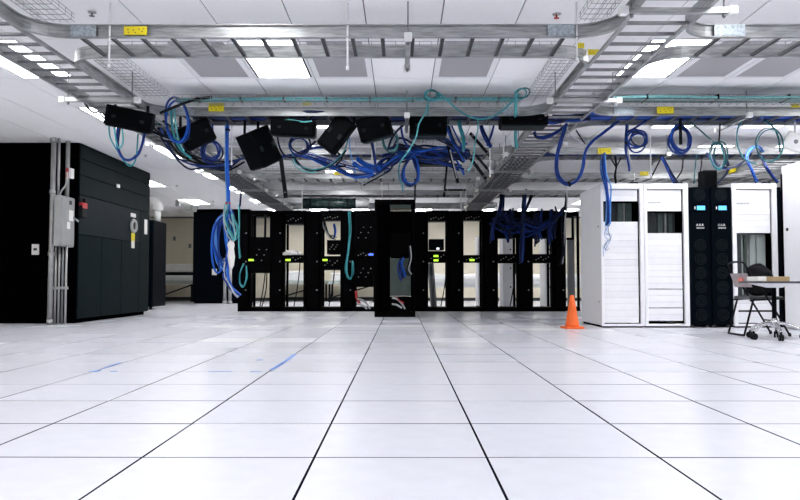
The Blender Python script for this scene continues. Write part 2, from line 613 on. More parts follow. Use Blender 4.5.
ylabel(tl2, 588, 49.5, 599, 55, 6.0)
ylabel(TL[0], 577, 43, 584, 48, YF[0] + TRW + .03)
obj('yellow_sticker', box(NB(), L3[0] - .036, L3[0] - .031, 12.1, 12.45, ZB + .02, ZB + .085), 'yellow', tl3, label='yellow warning sticker')
y_ = YF[1] - .031
ylabel(TL[1], 208.5, 103.5, 224, 111.5, y_)
ylabel(TL[1], 303, 101.5, 311, 105.5, y_)
ylabel(TR[1], 657, 106.5, 673.5, 113.5, y_)
ylabel(TR[1], 791, 103.5, 799, 107.5, y_)
y_ = YF[2] - .031
ylabel(TL[2], 503, 147, 512, 152.5, y_)
ylabel(TR[2], 598, 148, 611, 154, y_)
y_ = YF[3] - .031
ylabel(TR[3], 640, 171.5, 648.5, 175.5, y_)
ylabel(TL[3], 334, 171.5, 346, 175, y_)
ylabel(TL[3], 484, 174.5, 491, 178, y_)


# wire baskets on the inner side of the ring
def basket(x0, x1, y0, y1, z, along, lab):
    bm = NB()
    R_, hgt = .0026, .055
    w_ = (x1 - x0) if along == 'y' else (y1 - y0)
    ln = (y1 - y0) if along == 'y' else (x1 - x0)

    def P(u, v, zz):
        return (x0 + u, y0 + v, zz) if along == 'y' else (x0 + v, y0 + u, zz)
    nb = 5
    for i in range(nb + 1):
        u = w_ * i / nb
        cyl(bm, P(u, 0, z), P(u, ln, z), R_, 4)
    for u in (0, w_):
        for zz in (z + hgt * .5, z + hgt):
            cyl(bm, P(u, 0, zz), P(u, ln, zz), R_, 4)
    n = int(ln / .1)
    for i in range(n + 1):
        v = i * .1
        tube(bm, [P(0, v, z + hgt), P(0, v, z), P(w_, v, z), P(w_, v, z + hgt)], R_, 4)
    # brackets that carry the basket on the tray rail
    return obj('wire_basket', bm, 'wire', label=lab, cat='wire basket', group='wire mesh baskets beside the trays')


ZK = 2.572
basket(-2.71, -2.455, 3.2, 5.35, ZK, 'y', 'wire mesh basket beside the left lengthwise tray in front of the nearest crosswise tray')
basket(-2.71, -2.455, 6.3, 7.6, ZK, 'y', 'wire mesh basket beside the left lengthwise tray between the first two crosswise trays')
basket(1.33, 1.53, 3.2, 5.35, ZK, 'y', 'wire mesh basket beside the right lengthwise tray in front of the nearest crosswise tray')
basket(1.33, 1.53, 6.3, 7.6, ZK, 'y', 'wire mesh basket beside the right lengthwise tray between the first two crosswise trays')
basket(-2.45, 1.3, 5.96, 6.2, ZK, 'x', 'wire mesh basket along the rear of the nearest crosswise tray')
basket(-2.45, 1.3, 7.68, 7.93, ZK, 'x', 'wire mesh basket with teal cables in front of the second crosswise tray')
basket(2.2, 6.85, 7.68, 7.93, ZK, 'x', 'wire mesh basket with teal cables at upper right')
basket(2.2, 6.85, 5.96, 6.2, ZK, 'x', 'wire mesh basket behind the nearest crosswise tray at upper right')
basket(-2.45, 1.3, 10.1, 10.35, ZK, 'x', 'wire mesh basket in front of the third crosswise tray')
basket(-2.45, 1.3, 12.53, 12.78, ZK, 'x', 'wire mesh basket in front of the fourth crosswise tray')


# trapeze hangers
def hanger(x0, y0, x1, y1, lab, caps=(1, 1), rodmat='galv_dark'):
    t = thing('trapeze_hanger', lab, 'hanger', ((x0 + x1) / 2, (y0 + y1) / 2, ZB - .042), 0, 'trapeze hangers')
    p, q = Vector((x0, y0, 0)), Vector((x1, y1, 0))
    d = (q - p).normalized()
    bm = NB()
    if abs(d.x) > .5:
        bevbox(bm, x0, x1, y0 - .02, y0 + .02, ZB - .042, ZB - .001, .003)
        for i in range(int((x1 - x0) / .05)):
            xx = x0 + .025 + i * .05
            box(bm, xx - .012, xx + .012, y0 - .021, y0 - .0195, ZB - .03, ZB - .016)
    else:
        bevbox(bm, x0 - .02, x0 + .02, y0, y1, ZB - .042, ZB - .001, .003)
    obj('strut', bm, 'galv', t)
    for c, e, s in ((caps[0], p, -1), (caps[1], q, 1)):
        if c:
            m = e + d * s * .03
            bm = NB()
            bevbox(bm, m.x - .03, m.x + .03, m.y - .03, m.y + .03, ZB - .05, ZB + .006, .006)
            obj('end_cap', bm, 'white_plastic', t, label='white plastic end cap')
        r = e - d * s * .025
        obj('threaded_rod', cyl(NB(), (r.x, r.y, ZB - .07), (r.x, r.y, H), .006, 6), rodmat, t)
        obj('nut', lathe(NB(), [(.014, ZB - .062), (.014, ZB - .045)], (r.x, r.y, 0), 6), 'galv_dark', t)
    return t


hanger(L1[0] - .12, 7.16, L1[1] + .12, 7.16, 'trapeze hanger with white caps under the left lengthwise tray')
hanger(L2[0] - .08, 7.2, L2[1] + .1, 7.2, 'trapeze hanger with white caps under the right lengthwise tray beside the second crosswise tray')
hanger(L2[0] - .08, 4.79, L2[1] + .14, 4.79, 'trapeze hanger under the right lengthwise tray at the top of the picture')
hanger(L1[0] - .08, 4.2, L1[1] + .08, 4.2, 'trapeze hanger under the left lengthwise tray out of the picture')
for y, tx in ((9.5, 'second and third'), (11.9, 'third and fourth'), (14.3, 'fourth and fifth'), (16.7, 'fifth and farthest')):
    hanger(L1[0] - .08, y, L1[1] + .08, y, 'trapeze hanger under the left lengthwise tray between the %s crosswise trays' % tx)
    hanger(L2[0] - .08, y, L2[1] + .08, y, 'trapeze hanger under the right lengthwise tray between the %s crosswise trays' % tx)
p = at(408, 34, 5.33)
hanger(p.x, 5.33, p.x, 6.06, 'trapeze hanger with a white cap under the middle of the nearest crosswise tray')
p = at(407, 115, 7.86)
hanger(p.x, 7.86, p.x, 8.6, 'trapeze hanger with a white cap under the middle of the second crosswise tray')
p = at(748, 114, 7.86)
hanger(p.x, 7.86, p.x, 8.6, 'trapeze hanger with a white cap under the second crosswise tray at far right')
p = at(668, 155, 10.28)
hanger(p.x, 10.28, p.x, 10.96, 'trapeze hanger with a white cap under the third crosswise tray at right')
p = at(506, 158, 10.28)
hanger(p.x, 10.28, p.x, 10.96, 'trapeze hanger under the third crosswise tray left of the right lengthwise tray')
p = at(478, 186, 12.7)
hanger(p.x, 12.7, p.x, 13.4, 'trapeze hanger with a white cap under the fourth crosswise tray')


# white rods hanging from the ceiling
def white_rod(px, py, Y, lab, r=.0075):
    q = at(px, py, Y)
    t = thing('hanging_rod', lab, 'rod', q, 0, 'white rods hanging from the ceiling')
    obj('tube', cyl(NB(), q, (q.x, q.y, H), r, 8), 'white_plastic', t)
    obj('tip', lathe(NB(), [(r * 1.5, 0), (r * 1.7, .01), (r * 1.5, .03)], q, 8), 'white_plastic', t)


white_rod(109, 68, 5.38, 'white rod hanging in front of the nearest crosswise tray at left')
white_rod(347.5, 70, 5.38, 'white rod hanging in front of the nearest crosswise tray at the middle')
white_rod(577, 62, 5.38, 'white rod hanging by the curved corner of the nearest crosswise tray')
white_rod(231.5, 165, 8.5, 'white rod beside the tall hanging blue cable bundle')
white_rod(375, 174, 8.5, 'white rod among the tangled blue cables at centre')
white_rod(372, 160, 8.55, 'shorter white rod among the tangled blue cables at centre')
white_rod(427.5, 138, 8.5, 'white rod in front of the square black enclosure at centre')
white_rod(503.5, 158, 8.5, 'white rod beside the teal cable strand right of centre')
white_rod(490, 177, 8.55, 'white rod hanging beside the slanting black bars')
white_rod(651, 177, 8.7, 'white rod hanging between the two blue coils at right')
white_rod(284, 205, 14.9, 'white rod above the left end of the black rack row')
white_rod(302, 211, 14.9, 'longer white rod above the left end of the black rack row')
white_rod(382, 200, 13.4, 'white rod above the front black rack')
white_rod(461, 211, 14.9, 'white rod above the right half of the black rack row')
white_rod(466, 211, 14.8, 'second white rod above the right half of the black rack row')
white_rod(567, 211, 14.5, 'white rod between the blue cable loop and the white racks')

# ------------------------------------------------------------ black air conditioning unit on the left
AX, AY0, AY1 = -4.87, 10.85, 13.9
t = thing('air_conditioning_unit', 'large black air conditioning unit reaching the ceiling at left', 'air conditioner', (AX - .7, 12.6, 0))
bm = NB()
bevbox(bm, -7.6, AX, AY0, AY1, 0.06, H - .004, .01)
obj('body', bm, 'black_flat', t)
obj('plinth', box(NB(), -7.55, AX - .05, AY0 + .03, AY1 - .05, 0, .06), 'black_flat', t)
zr = [(2.491, H - .01, 'crac_panel'), (2.244, 2.481, 'crac_panel'), (1.944, 2.234, 'crac_panel')]
for z0, z1, m in zr:
    bm = NB()
    bevbox(bm, AX, AX + .018, AY0 + .01, AY1 - .01, z0, z1, .005)
    obj('side_panel', bm, m, t)
bm = NB()
bevbox(bm, AX, AX + .018, AY0 + .01, 13.37, 1.345, 1.934, .005)
obj('control_panel', bm, 'crac_panel_b', t)
for y0, y1, z0, z1 in ((AY0 + .01, 11.685, .07, 1.335), (11.695, 12.515, .07, 1.335), (12.525, 13.37, .07, 1.335), (13.38, AY1 - .01, .07, 1.934)):
    bm = NB()
    bevbox(bm, AX, AX + .018, y0, y1, z0, z1, .005)
    obj('door', bm, 'crac_panel', t)


def on_side(px, py):
    p = at(px, py, 1)
    k = (AX + .018) / p.x
    return Vector((AX + .018, k, CAM_H + (p.z - CAM_H) * k))


q = on_side(81.5, 207)
sw = obj('disconnect_switch', bevbox(NB(), q.x, q.x + .05, q.y - .09, q.y + .09, q.z - .16, q.z + .02, .01), 'cable_black', t, label='black rotary switch with a red band')
obj('red_band', box(NB(), q.x, q.x + .055, q.y - .08, q.y + .08, q.z - .02, q.z + .06), 'red', sw)
obj('lever', bevbox(NB(), q.x + .02, q.x + .07, q.y - .03, q.y + .03, q.z + .06, q.z + .13, .01), 'cable_black', sw)
q = on_side(118, 186)
obj('badge', lathe(NB(), [(.04, 0), (.04, .012)], (0, 0, 0), 16).__class__ and box(NB(), q.x, q.x + .01, q.y - .06, q.y + .06, q.z - .03, q.z + .03), 'white_plastic', t)
q = on_side(133, 226)
bm = NB()
tube(bm, [(q.x + .01, q.y + .11 * math.cos(i * math.pi / 8), q.z + .10 * math.sin(i * math.pi / 8)) for i in range(16)], .035, 6, True)
dg = obj('dial', bm, 'grey_box', t, label='grey ring dial with labels')
obj('dial_face', box(NB(), q.x + .01, q.x + .02, q.y - .06, q.y + .06, q.z - .06, q.z + .06), 'cable_black', dg)
obj('dial_label', box(NB(), q.x, q.x + .006, q.y - .12, q.y + .12, q.z + .16, q.z + .23), 'paper', dg)
obj('hanging_tag', box(NB(), q.x, q.x + .008, q.y - .08, q.y + .08, q.z - .27, q.z - .13), 'yellow', dg)
obj('hanging_tag', box(NB(), q.x, q.x + .008, q.y - .07, q.y + .07, q.z - .4, q.z - .27), 'paper', dg)
q = on_side(146, 227)
obj('sticker', box(NB(), q.x, q.x + .004, q.y - .09, q.y + .06, q.z - .14, q.z + .14), 'paper', t)
q = at(35.5, 249.5, AY0 - .004)
o = obj('wall_outlet', bevbox(NB(), q.x - .055, q.x + .055, AY0 - .014, AY0, q.z - .08, q.z + .08, .004), 'paper', t, label='white double socket plate')
obj('socket', box(NB(), q.x - .025, q.x + .025, AY0 - .016, AY0 - .013, q.z - .015, q.z + .02), 'ink', o)

# disconnect box with conduits
t = thing('electrical_disconnect', 'grey metal electrical box on conduits in front of the black air conditioning unit', 'electrical box', (-5.04, 10.60, 0))
b0 = at(53, 246, 10.37)
b1 = at(61, 195, 10.37)
bm = NB()
bevbox(bm, b0.x, b1.x, 10.37, 10.81, b0.z, b1.z, .008)
bx_ = obj('enclosure', bm, 'grey_box', t)
obj('door', bevbox(NB(), b1.x, b1.x + .012, 10.39, 10.79, b0.z + .02, b1.z - .02, .004), 'grey_box', bx_)
for y0, y1, z0, z1, m in ((10.61, 10.75, 1.52, 1.68, 'paper'), (10.55, 10.65, 1.40, 1.50, 'paper'), (10.61, 10.69, 1.76, 1.82, 'ink')):
    obj('door_sticker', box(NB(), b1.x + .012, b1.x + .014, y0, y1, z0, z1), m, bx_)
obj('handle', cyl(NB(), (b1.x + .01, 10.75, 1.58), (b1.x + .09, 10.75, 1.52), .014), 'grey_box', t)
q = at(49.5, 322.5, 10.50)
obj('conduit', cyl(NB(), (q.x, 10.50, 0), (q.x + .01, 10.50, H), .036, 12), 'conduit', t)
for zz in (.02, 1.0, 1.9, 2.66):
    obj('coupling', lathe(NB(), [(.043, zz), (.046, zz + .02), (.043, zz + .06)], (q.x + .003, 10.50, 0), 12), 'conduit', t)
q = at(58, 200, 10.55)
obj('conduit', cyl(NB(), (q.x, 10.55, 1.85), (q.x, 10.55, H), .02, 10), 'conduit', t)
q = at(66, 200, 10.70)
obj('conduit', cyl(NB(), (q.x, 10.73, 1.85), (q.x, 10.73, H), .03, 10), 'conduit', t)
for px, m in ((55, 'conduit'), (58.5, 'conduit'), (62, 'steel_grey'), (65.5, 'conduit')):
    q = at(px, 300, 10.60)
    obj('conduit', cyl(NB(), (q.x, 10.60, 0), (q.x, 10.60, 1.2), .017, 8), m, t)
q = at(58, 288, 10.57)
obj('strut', box(NB(), q.x - .08, q.x + .15, 10.55, 10.58, q.z - .02, q.z + .02), 'conduit', t)
q0, q1 = at(60, 195, 10.50), at(66.5, 184, 10.50)
obj('flexible_conduit', tube(NB(), smooth_pts([q0, q0 + Vector((.02, 0, .06)), q1, q1 + Vector((.01, 0, .1)), at(67, 172, 10.50)]), .014, 8), 'conduit', t)
# fire strobe
q = at(69.5, 173, 10.61)
t = thing('alarm_strobe', 'small red and white alarm strobe high on the conduits', 'alarm', q)
obj('housing', bevbox(NB(), q.x - .05, q.x + .0, 10.59, 10.69, q.z - .07, q.z + .07, .008), 'red', t)
obj('lens', bevbox(NB(), q.x, q.x + .04, 10.58, 10.68, q.z - .08, q.z + .07, .006), 'white_plastic', t)

# ------------------------------------------------------------ far left background
x0, x1, z0, z1 = rect(140, 309.5, 165.5, 220, 16.3)
x1 = at(165.5, 300, 17.2).x
x0 = x1 - .7
t = thing('server_cabinet', 'narrow black cabinet behind the black air conditioning unit', 'cabinet', ((x0 + x1) / 2, 16.7, 0))
obj('body', bevbox(NB(), x0, x1, 16.3, 17.2, .06, z1, .01), 'navy_panel', t)
obj('door', bevbox(NB(), x0 + .02, x1 - .02, 16.28, 16.3, .1, z1 - .04, .005), 'navy_panel', t)
for xx in (x0 + .1, x1 - .22, x1 - .06):
    obj('caster', lathe(NB(), [(.02, 0), (.04, .01), (.04, .05), (.02, .07)], (xx, 16.36, 0), 10), 'cable_black', t)
# white duct elbow on it
q = at(157.5, 219.5, 16.9)
t = thing('exhaust_pipe', 'white pipe elbow rising from the narrow black cabinet', 'pipe', (q.x, q.y, z1))
obj('pipe', cyl(NB(), (q.x, q.y, z1), (q.x, q.y, z1 + .32), .075, 16), 'white_plastic', t)
e = [(q.x, q.y, z1 + .28), (q.x, q.y, z1 + .38), (q.x - .06, q.y, z1 + .46), (q.x - .16, q.y, z1 + .48), (q.x - .5, q.y, z1 + .48)]
obj('elbow', tube(NB(), smooth_pts(e, 5), .13, 16), 'white_plastic', t)

x0, x1, z0, z1 = rect(193.5, 303.5, 235, 210, 20.9)
t = thing('air_conditioning_unit', 'far black air conditioning unit behind the hanging blue cable bundle', 'air conditioner', ((x0 + x1) / 2, 21.4, 0))
obj('body', bevbox(NB(), x0, x1 + .35, 20.9, 22.0, .05, H - .06, .01), 'navy_panel', t)
obj('plinth', box(NB(), x0 + .04, x1 + .31, 20.94, 21.9, 0, .05), 'black_flat', t)
obj('top_cap', bevbox(NB(), x0 - .05, x1 + .4, 20.86, 22.02, H - .06, H - .004, .008), 'black_flat', t)
q = at(214.5, 272, 20.9)
obj('outlet', bevbox(NB(), q.x - .07, q.x + .07, 20.885, 20.9, q.z - .09, q.z + .09, .005), 'paper', t, label='white socket plate')
for px in (225, 230):
    q = at(px, 290, 20.6)
    t = thing('floor_conduit', 'grey vertical conduit standing behind the hanging blue cables' + (', left of two' if px == 225 else ', right of two'), 'conduit', (q.x, 20.6, 0), 0, 'far conduits')
    obj('pipe', cyl(NB(), (q.x, 20.6, 0), (q.x, 20.6, 1.3), .05, 10), 'conduit', t)
    obj('coupling', lathe(NB(), [(.065, 0), (.07, .03), (.06, .09)], (q.x, 20.6, 0), 10), 'conduit', t)

# hanging speaker near the far light
q = at(178, 198, 18.6)
t = thing('ceiling_speaker', 'wedge shaped grey speaker hanging from the ceiling at far left', 'speaker', (q.x, q.y, H - .3))
obj('bracket', bevbox(NB(), q.x - .05, q.x + .05, q.y - .05, q.y + .05, H - .16, H, .01), 'steel_grey', t)
bm = NB()
vs = [at(178.5, 201, 18.5), at(181, 199.5, 18.5), at(193, 205, 18.5), at(190.5, 211.5, 18.5), at(187, 211, 18.5)]
fr = [bm.verts.new(v) for v in vs]
bk = [bm.verts.new(v + Vector((.05, .35, .02))) for v in vs]
bm.faces.new(fr)
bm.faces.new(bk[::-1])
for i in range(5):
    bm.faces.new((fr[i], bk[i], bk[(i + 1) % 5], fr[(i + 1) % 5]))
bmesh.ops.recalc_face_normals(bm, faces=bm.faces[:])
obj('horn', bm, 'equip_grey', t)

# small plates on the back wall
for px, py, lab in ((174.5, 238.5, 'dark switch plate on the cream back wall'), (190, 246, 'small grey plate low on the cream back wall')):
    q = at(px, py, Y1)
    t = thing('wall_plate', lab, 'switch plate', (q.x, Y1, q.z))
    obj('plate', bevbox(NB(), q.x - .045, q.x + .045, Y1 - .012, Y1 - .001, q.z - .07, q.z + .07, .003), 'steel_grey', t)
    obj('toggle', box(NB(), q.x - .01, q.x + .01, Y1 - .025, Y1 - .012, q.z - .02, q.z + .02), 'cable_black', t)

# work benches along the back wall
def bench(x0, x1, y0, y1, lab):
    t = thing('work_bench', lab, 'bench', ((x0 + x1) / 2, (y0 + y1) / 2, 0), 0, 'benches along the back wall')
    obj('top', bevbox(NB(), x0, x1, y0, y1, .55, .66, .01), 'bench_green', t)
    for xx in (x0 + .05, x1 - .05):
        for yy in (y0 + .05, y1 - .05):
            obj('leg', box(NB(), xx - .03, xx + .03, yy - .03, yy + .03, .06, .55), 'cable_black', t)
            obj('foot', lathe(NB(), [(.05, 0), (.05, .02), (.02, .06)], (xx, yy, 0), 10), 'cable_black', t)
    obj('brace', cyl(NB(), (x0 + .06, y0 + .05, .12), (x1 - .06, y0 + .05, .53), .022, 6), 'cable_black', t)
    obj('stretcher', box(NB(), x0 + .08, x1 - .08, y0 + .03, y0 + .07, .1, .15), 'cable_black', t)
    return t


bench(-7.75, -6.5, 22.6, 23.6, 'green topped work bench with diagonal brace at far left')
bench(-3.9, -2.4, 22.6, 23.6, 'green topped work bench behind the left end of the rack row')
bench(-2.3, -0.8, 22.6, 23.6, 'green topped work bench behind the middle of the rack row')
for i, (xa, xb, za, zb, lab) in enumerate(((-7.7, -6.53, .66, .82, 'white long carton, lower one on the far left bench'),
                                           (-7.65, -6.55, .94, 1.18, 'white long carton, upper one on the far left bench'),
                                           (-3.7, -2.5, .66, .95, 'white carton on the bench behind the rack row'),
                                           (-2.2, -.9, .66, .9, 'white carton on the bench behind the middle racks'))):
    t = thing('carton', lab, 'box', ((xa + xb) / 2, 23.1, za), 0, 'white cartons on benches')
    obj('body', bevbox(NB(), xa, xb, 22.75, 23.5, za, zb, .015), 'bench_white', t)
    obj('lid', bevbox(NB(), xa - .02, xb + .02, 22.73, 23.52, zb - .05, zb + .01, .01), 'white_plastic', t)
t = thing('equipment_chassis', 'dark equipment chassis between two white cartons on the far left bench', 'equipment', (-7.1, 23.1, .83))
obj('body', bevbox(NB(), -7.65, -6.55, 22.8, 23.45, .83, .93, .01), 'cable_black', t)
obj('faceplate', bevbox(NB(), -7.67, -6.53, 22.78, 22.8, .83, .93, .004), 'box_face', t)

# white horizontal pipe and white cabinets behind the right racks
t = thing('insulated_pipe', 'thick white horizontal pipe seen through the right black racks', 'pipe', (2.9, 21.5, 0))
obj('pipe', cyl(NB(), (.9, 21.5, .66), (5.6, 21.5, .66), .2, 18), 'bench_white', t)
for xx in (1.6, 3.2, 4.8):
    obj('band', tube(NB(), [(xx, 21.5 + .205 * math.cos(i * math.pi / 8), .66 + .205 * math.sin(i * math.pi / 8)) for i in range(16)], .012, 6, True), 'conduit', t)
    obj('support', box(NB(), xx - .04, xx + .04, 21.4, 21.6, 0, .47), 'cable_black', t)
for px0, px1, Y, lab in ((503, 514, 17.4, 'tall white cabinet seen through the right end racks, left one'),
                         (545, 553.5, 17.4, 'tall white cabinet seen through the right end racks, right one'),
                         (478, 484, 17.8, 'narrow white cabinet seen through the middle right rack')):
    x0, x1, z0, z1 = rect(px0, 307, px1, 238, Y)
    t = thing('white_cabinet', lab, 'cabinet', ((x0 + x1) / 2, Y + .3, 0), 0, 'white cabinets behind the rack row')
    obj('body', bevbox(NB(), x0, x1, Y, Y + .7, .03, 1.75, .01), 'rack_white', t)
    obj('door', bevbox(NB(), x0 + .02, x1 - .02, Y - .015, Y, .08, 1.7, .004), 'rack_white', t)
    for zz in (.5, .95, 1.4):
        obj('latch', cyl(NB(), (x1 - .08, Y - .03, zz), (x1 - .08, Y - .015, zz), .02, 8), 'cable_black', t)
    obj('base', box(NB(), x0 + .02, x1 - .02, Y + .03, Y + .66, 0, .03), 'black_flat', t)

# ------------------------------------------------------------ black rack row
RY = 15.3
ZT = at(260, 210.5, RY).z


def rack(px, lab, equip, half=11.5, RYl=RY, zt=ZT, depth=.5):
    c = at(px, 311, RYl)
    hw = half / FPX * RYl
    t = thing('server_rack', lab, 'server rack', (c.x, RYl + depth / 2, 0), 0, 'open black racks in the row')
    for s in (-1, 1):
        for yy in (RYl, RYl + depth - .05):
            xa, xb = sorted((c.x + s * hw, c.x + s * (hw - .05)))
            bm = NB()
            bevbox(bm, xa, xb, yy, yy + .05, .04, zt, .004)
            obj('upright', bm, 'black_metal', t)
    for yy in (RYl, RYl + depth - .05):
        bm = NB()
        bevbox(bm, c.x - hw, c.x + hw, yy - .004, yy + .054, zt - .09, zt, .004)
        for i in range(4):
            xx = c.x - hw + (i + .5) * hw / 2
            cyl(bm, (xx, yy - .004, zt - .035), (xx, yy - .012, zt - .035), .014, 6)
        obj('top_bar', bm, 'black_metal', t)
    bm = NB()
    bevbox(bm, c.x - hw, c.x + hw, RYl - .03, RYl + depth + .03, 0, .09, .008)
    obj('base', bm, 'black_metal', t)
    for s in (-1, 1):
        obj('side_bar', box(NB(), c.x + s * (hw - .025) - .02, c.x + s * (hw - .025) + .02, RYl + .05, RYl + depth - .05, zt - .08, zt - .03), 'black_metal', t)
    return t, c, hw


def chassis(c, hw, py0, py1, lab, led=None, ledm='led_green', name='network_switch', cat='network switch', RYl=RY, m='black_metal', grp='equipment mounted in the rack row', dx=(0, 0), ports=True):
    z0, z1 = at(400, py1, RYl).z, at(400, py0, RYl).z
    t = thing(name, lab, cat, (c.x, RYl + .15, z0), 0, grp)
    xa, xb = c.x - hw + .052 + dx[0], c.x + hw - .052 - dx[1]
    obj('body', bevbox(NB(), xa, xb, RYl + .0, RYl + .38, z0, z1, .004), m, t)
    obj('faceplate', bevbox(NB(), xa + .004, xb - .004, RYl - .014, RYl, z0 + .004, z1 - .004, .003), 'black_metal', t)
    if ports:
        bm = NB()
        for i in range(6):
            xx = xa + .06 + (xb - xa - .12) * i / 5
            zz = z0 + (z1 - z0) * (.35 + .3 * ((i * 7) % 3) / 2)
            box(bm, xx - .012, xx + .012, RYl - .018, RYl - .014, zz - .008, zz + .008)
        obj('ports', bm, 'equip_grey', t, kind='stuff')
    if led:
        for lx, ly in led:
            q = at(lx, ly, RYl - .02)
            obj('status_light', box(NB(), q.x - .05, q.x + .05, RYl - .022, RYl - .014, q.z - .02, q.z + .02), ledm, t, label='lit status light')
    return t


RACKS = [
    (260, 'open black rack at the left end of the row', [(215.2, 215, 0, 0), (237, 273, [(251, 260)], 0)]),
    (294, 'second open black rack from the left end with crumpled white plastic', [(215.2, 224, 0, 0), (255, 262.5, [(288, 260)], 0)]),
    (331, 'third open black rack from the left end', [(215.2, 220, 0, 0), (240, 254, 0, .1), (256, 270, [(325, 260)], 0)]),
    (364.5, 'fully filled black rack just left of the front rack', [(215.2, 250, 0, 0), (250.5, 258, [(371, 254.5)], 0), (258.5, 287, 0, 0)]),
    (437.5, 'open black rack just right of the front rack with a grey slanting pole', [(215.2, 221, 0, 0), (251, 262.5, [(436, 256), (436, 260.3)], 0)]),
    (473, 'open black rack showing the cream wall, right of the front rack', [(215.2, 220, 0, 0), (255, 262.5, [(472, 260)], 0)]),
    (507.5, 'open black rack under the dark blue cables, second from the right end', [(215.2, 238, 0, 0), (254, 263, 0, 0)]),
    (542.5, 'open black rack under the dark blue cables at the right end', [(215.2, 238, 0, 0), (254, 263, 0, 0)])]
rc = []
WH = dict(zip([r[0] for r in RACKS], ['leftmost rack of the row', 'second rack from the left', 'third rack from the left', 'filled rack left of the front rack', 'slanting pole rack', 'rack right of the slanting pole rack', 'second rack from the right end', 'rack at the right end']))
for px, lab, eq in RACKS:
    t, c, hw = rack(px, lab, eq)
    rc.append((c, hw))
    for j, (p0, p1, led, dx) in enumerate(eq):
        if p1 - p0 < 2:
            continue
        where = WH[px]
        nm = ('dark patch panel at the top of the ' if (p0 < 216) else 'dark network switch with status lights in the ' if led else 'dark patch panel in the middle of the ') + where
        chassis(c, hw, p0, p1, nm, led or None, 'led_blue' if px == 364.5 else 'led_green',
                name='network_switch' if led else 'patch_panel', cat='network switch' if led else 'patch panel', dx=(dx, 0))

MAN = [(271.7, 282.3), (305.7, 319.3), (342.7, 352.8), (415.8, 425.8), (449.2, 461.3), (484.7, 495.8), (519.2, 530.8), (554.2, 565.5), (237.7, 248.3)]
ML = ['leftmost rack pair', 'second and third racks from the left', 'third rack and the filled rack', 'front rack and the slanting pole rack',
      'slanting pole rack and its right neighbour', 'two pairs of right racks', 'two rightmost racks', None, None]
for (pa, pb), l in zip(MAN, ML):
    px, half = (pa + pb) / 2, (pb - pa) / 2
    c = at(px, 311, RY)
    hw = half / FPX * RY
    lab = 'black vertical cable manager between the ' + l if l else ('black vertical cable manager at the left end of the rack row' if px < 250 else 'black vertical cable manager at the right end of the rack row')
    t = thing('cable_manager', lab, 'cable manager', (c.x, RY + .2, 0), 0, 'cable managers in the rack row')
    obj('channel', bevbox(NB(), c.x - hw, c.x + hw, RY - .02, RY + .42, 0, ZT - .01, .006), 'black_flat', t)
    obj('door', bevbox(NB(), c.x - hw + .012, c.x + hw - .012, RY - .045, RY - .02, .06, ZT - .06, .008), 'black_metal', t)
    for zz in (.45, 1.05, 1.65):
        obj('latch', cyl(NB(), (c.x + hw - .05, RY - .06, zz), (c.x + hw - .05, RY - .045, zz), .016, 8), 'steel_grey', t)
# end frame at the right of the row
c = at(571, 311, RY + .5)
t, c, hw = rack(572, 'bare black rack frame behind the traffic cone', [], half=8, RYl=RY + .25)
q0, q1 = at(570.5, 296, RY + .6), at(570.5, 240, RY + .6)
t = thing('filler_plate', 'tall grey filler plate standing in the bare rack behind the traffic cone', 'plate', (q0.x, RY + .6, 0))
obj('panel', bevbox(NB(), q0.x - .07, q0.x + .07, RY + .55, RY + .6, .02, q1.z, .006), 'steel_grey', t)
obj('top_edge', bevbox(NB(), q0.x - .08, q0.x + .08, RY + .54, RY + .61, q1.z, q1.z + .05, .006), 'black_metal', t)

# front rack
FY = 12.85
t, c, hw = rack(395, 'solid black rack standing forward of the row at centre', [], half=20.5, RYl=FY, zt=at(395, 199.5, FY).z, depth=.9)
fr_ = t
ztf = at(395, 199.5, FY).z
x0, x1, _, _ = rect(375, 317, 389.5, 200, FY)
obj('side_column', bevbox(NB(), x0, x1, FY + .02, FY + .85, .09, ztf - .09, .006), 'black_flat', t)
x0, x1, _, _ = rect(411.5, 317, 415.5, 200, FY)
obj('side_column', bevbox(NB(), x0, x1, FY + .02, FY + .85, .09, ztf - .09, .006), 'black_flat', t)
cx = at(400.5, 300, FY)


def fpanel(py0, py1, m, name, lab, cat, yoff=0, x0p=390, x1p=411):
    x0, x1, z0, z1 = rect(x0p, py1, x1p, py0, FY)
    t = thing(name, lab, cat, ((x0 + x1) / 2, FY + .3, z0), 0, 'equipment in the front black rack')
    obj('body', bevbox(NB(), x0, x1, FY + .03 + yoff, FY + .6, z0, z1, .004), 'black_flat' if m != 'glass_grey' else m, t)
    obj('faceplate', bevbox(NB(), x0 + .004, x1 - .004, FY + .012 + yoff, FY + .03 + yoff, z0 + .006, z1 - .006, .003), m, t)
    return t


fpanel(203, 208.5, 'glass_grey', 'display_panel', 'grey green window strip at the top of the front black rack', 'panel')
fpanel(211, 232, 'black_flat', 'server', 'black equipment in the upper half of the front black rack', 'server')
fpanel(232.5, 257, 'black_metal', 'network_switch', 'black switch with cables at mid height of the front black rack', 'network switch')
fpanel(258, 296, 'glass_grey', 'panel_door', 'grey green blank panel in the lower front black rack', 'panel')
fpanel(297, 313, 'black_metal', 'power_unit', 'black power unit with sockets at the bottom of the front black rack', 'power unit')

# cone-side clutter in racks
q = at(0, 0, 1)


def cable(pts, Y, m, r, lab, name='network_cable', cat='cable', group=None, closed=False, sub=5, n=6):
    P = [at(p[0], p[1], p[2] if len(p) > 2 else Y) for p in pts]
    bm = NB()
    tube(bm, smooth_pts(P, sub, closed), r, n, closed)
    return obj(name, bm, m, label=lab, cat=cat, group=group)


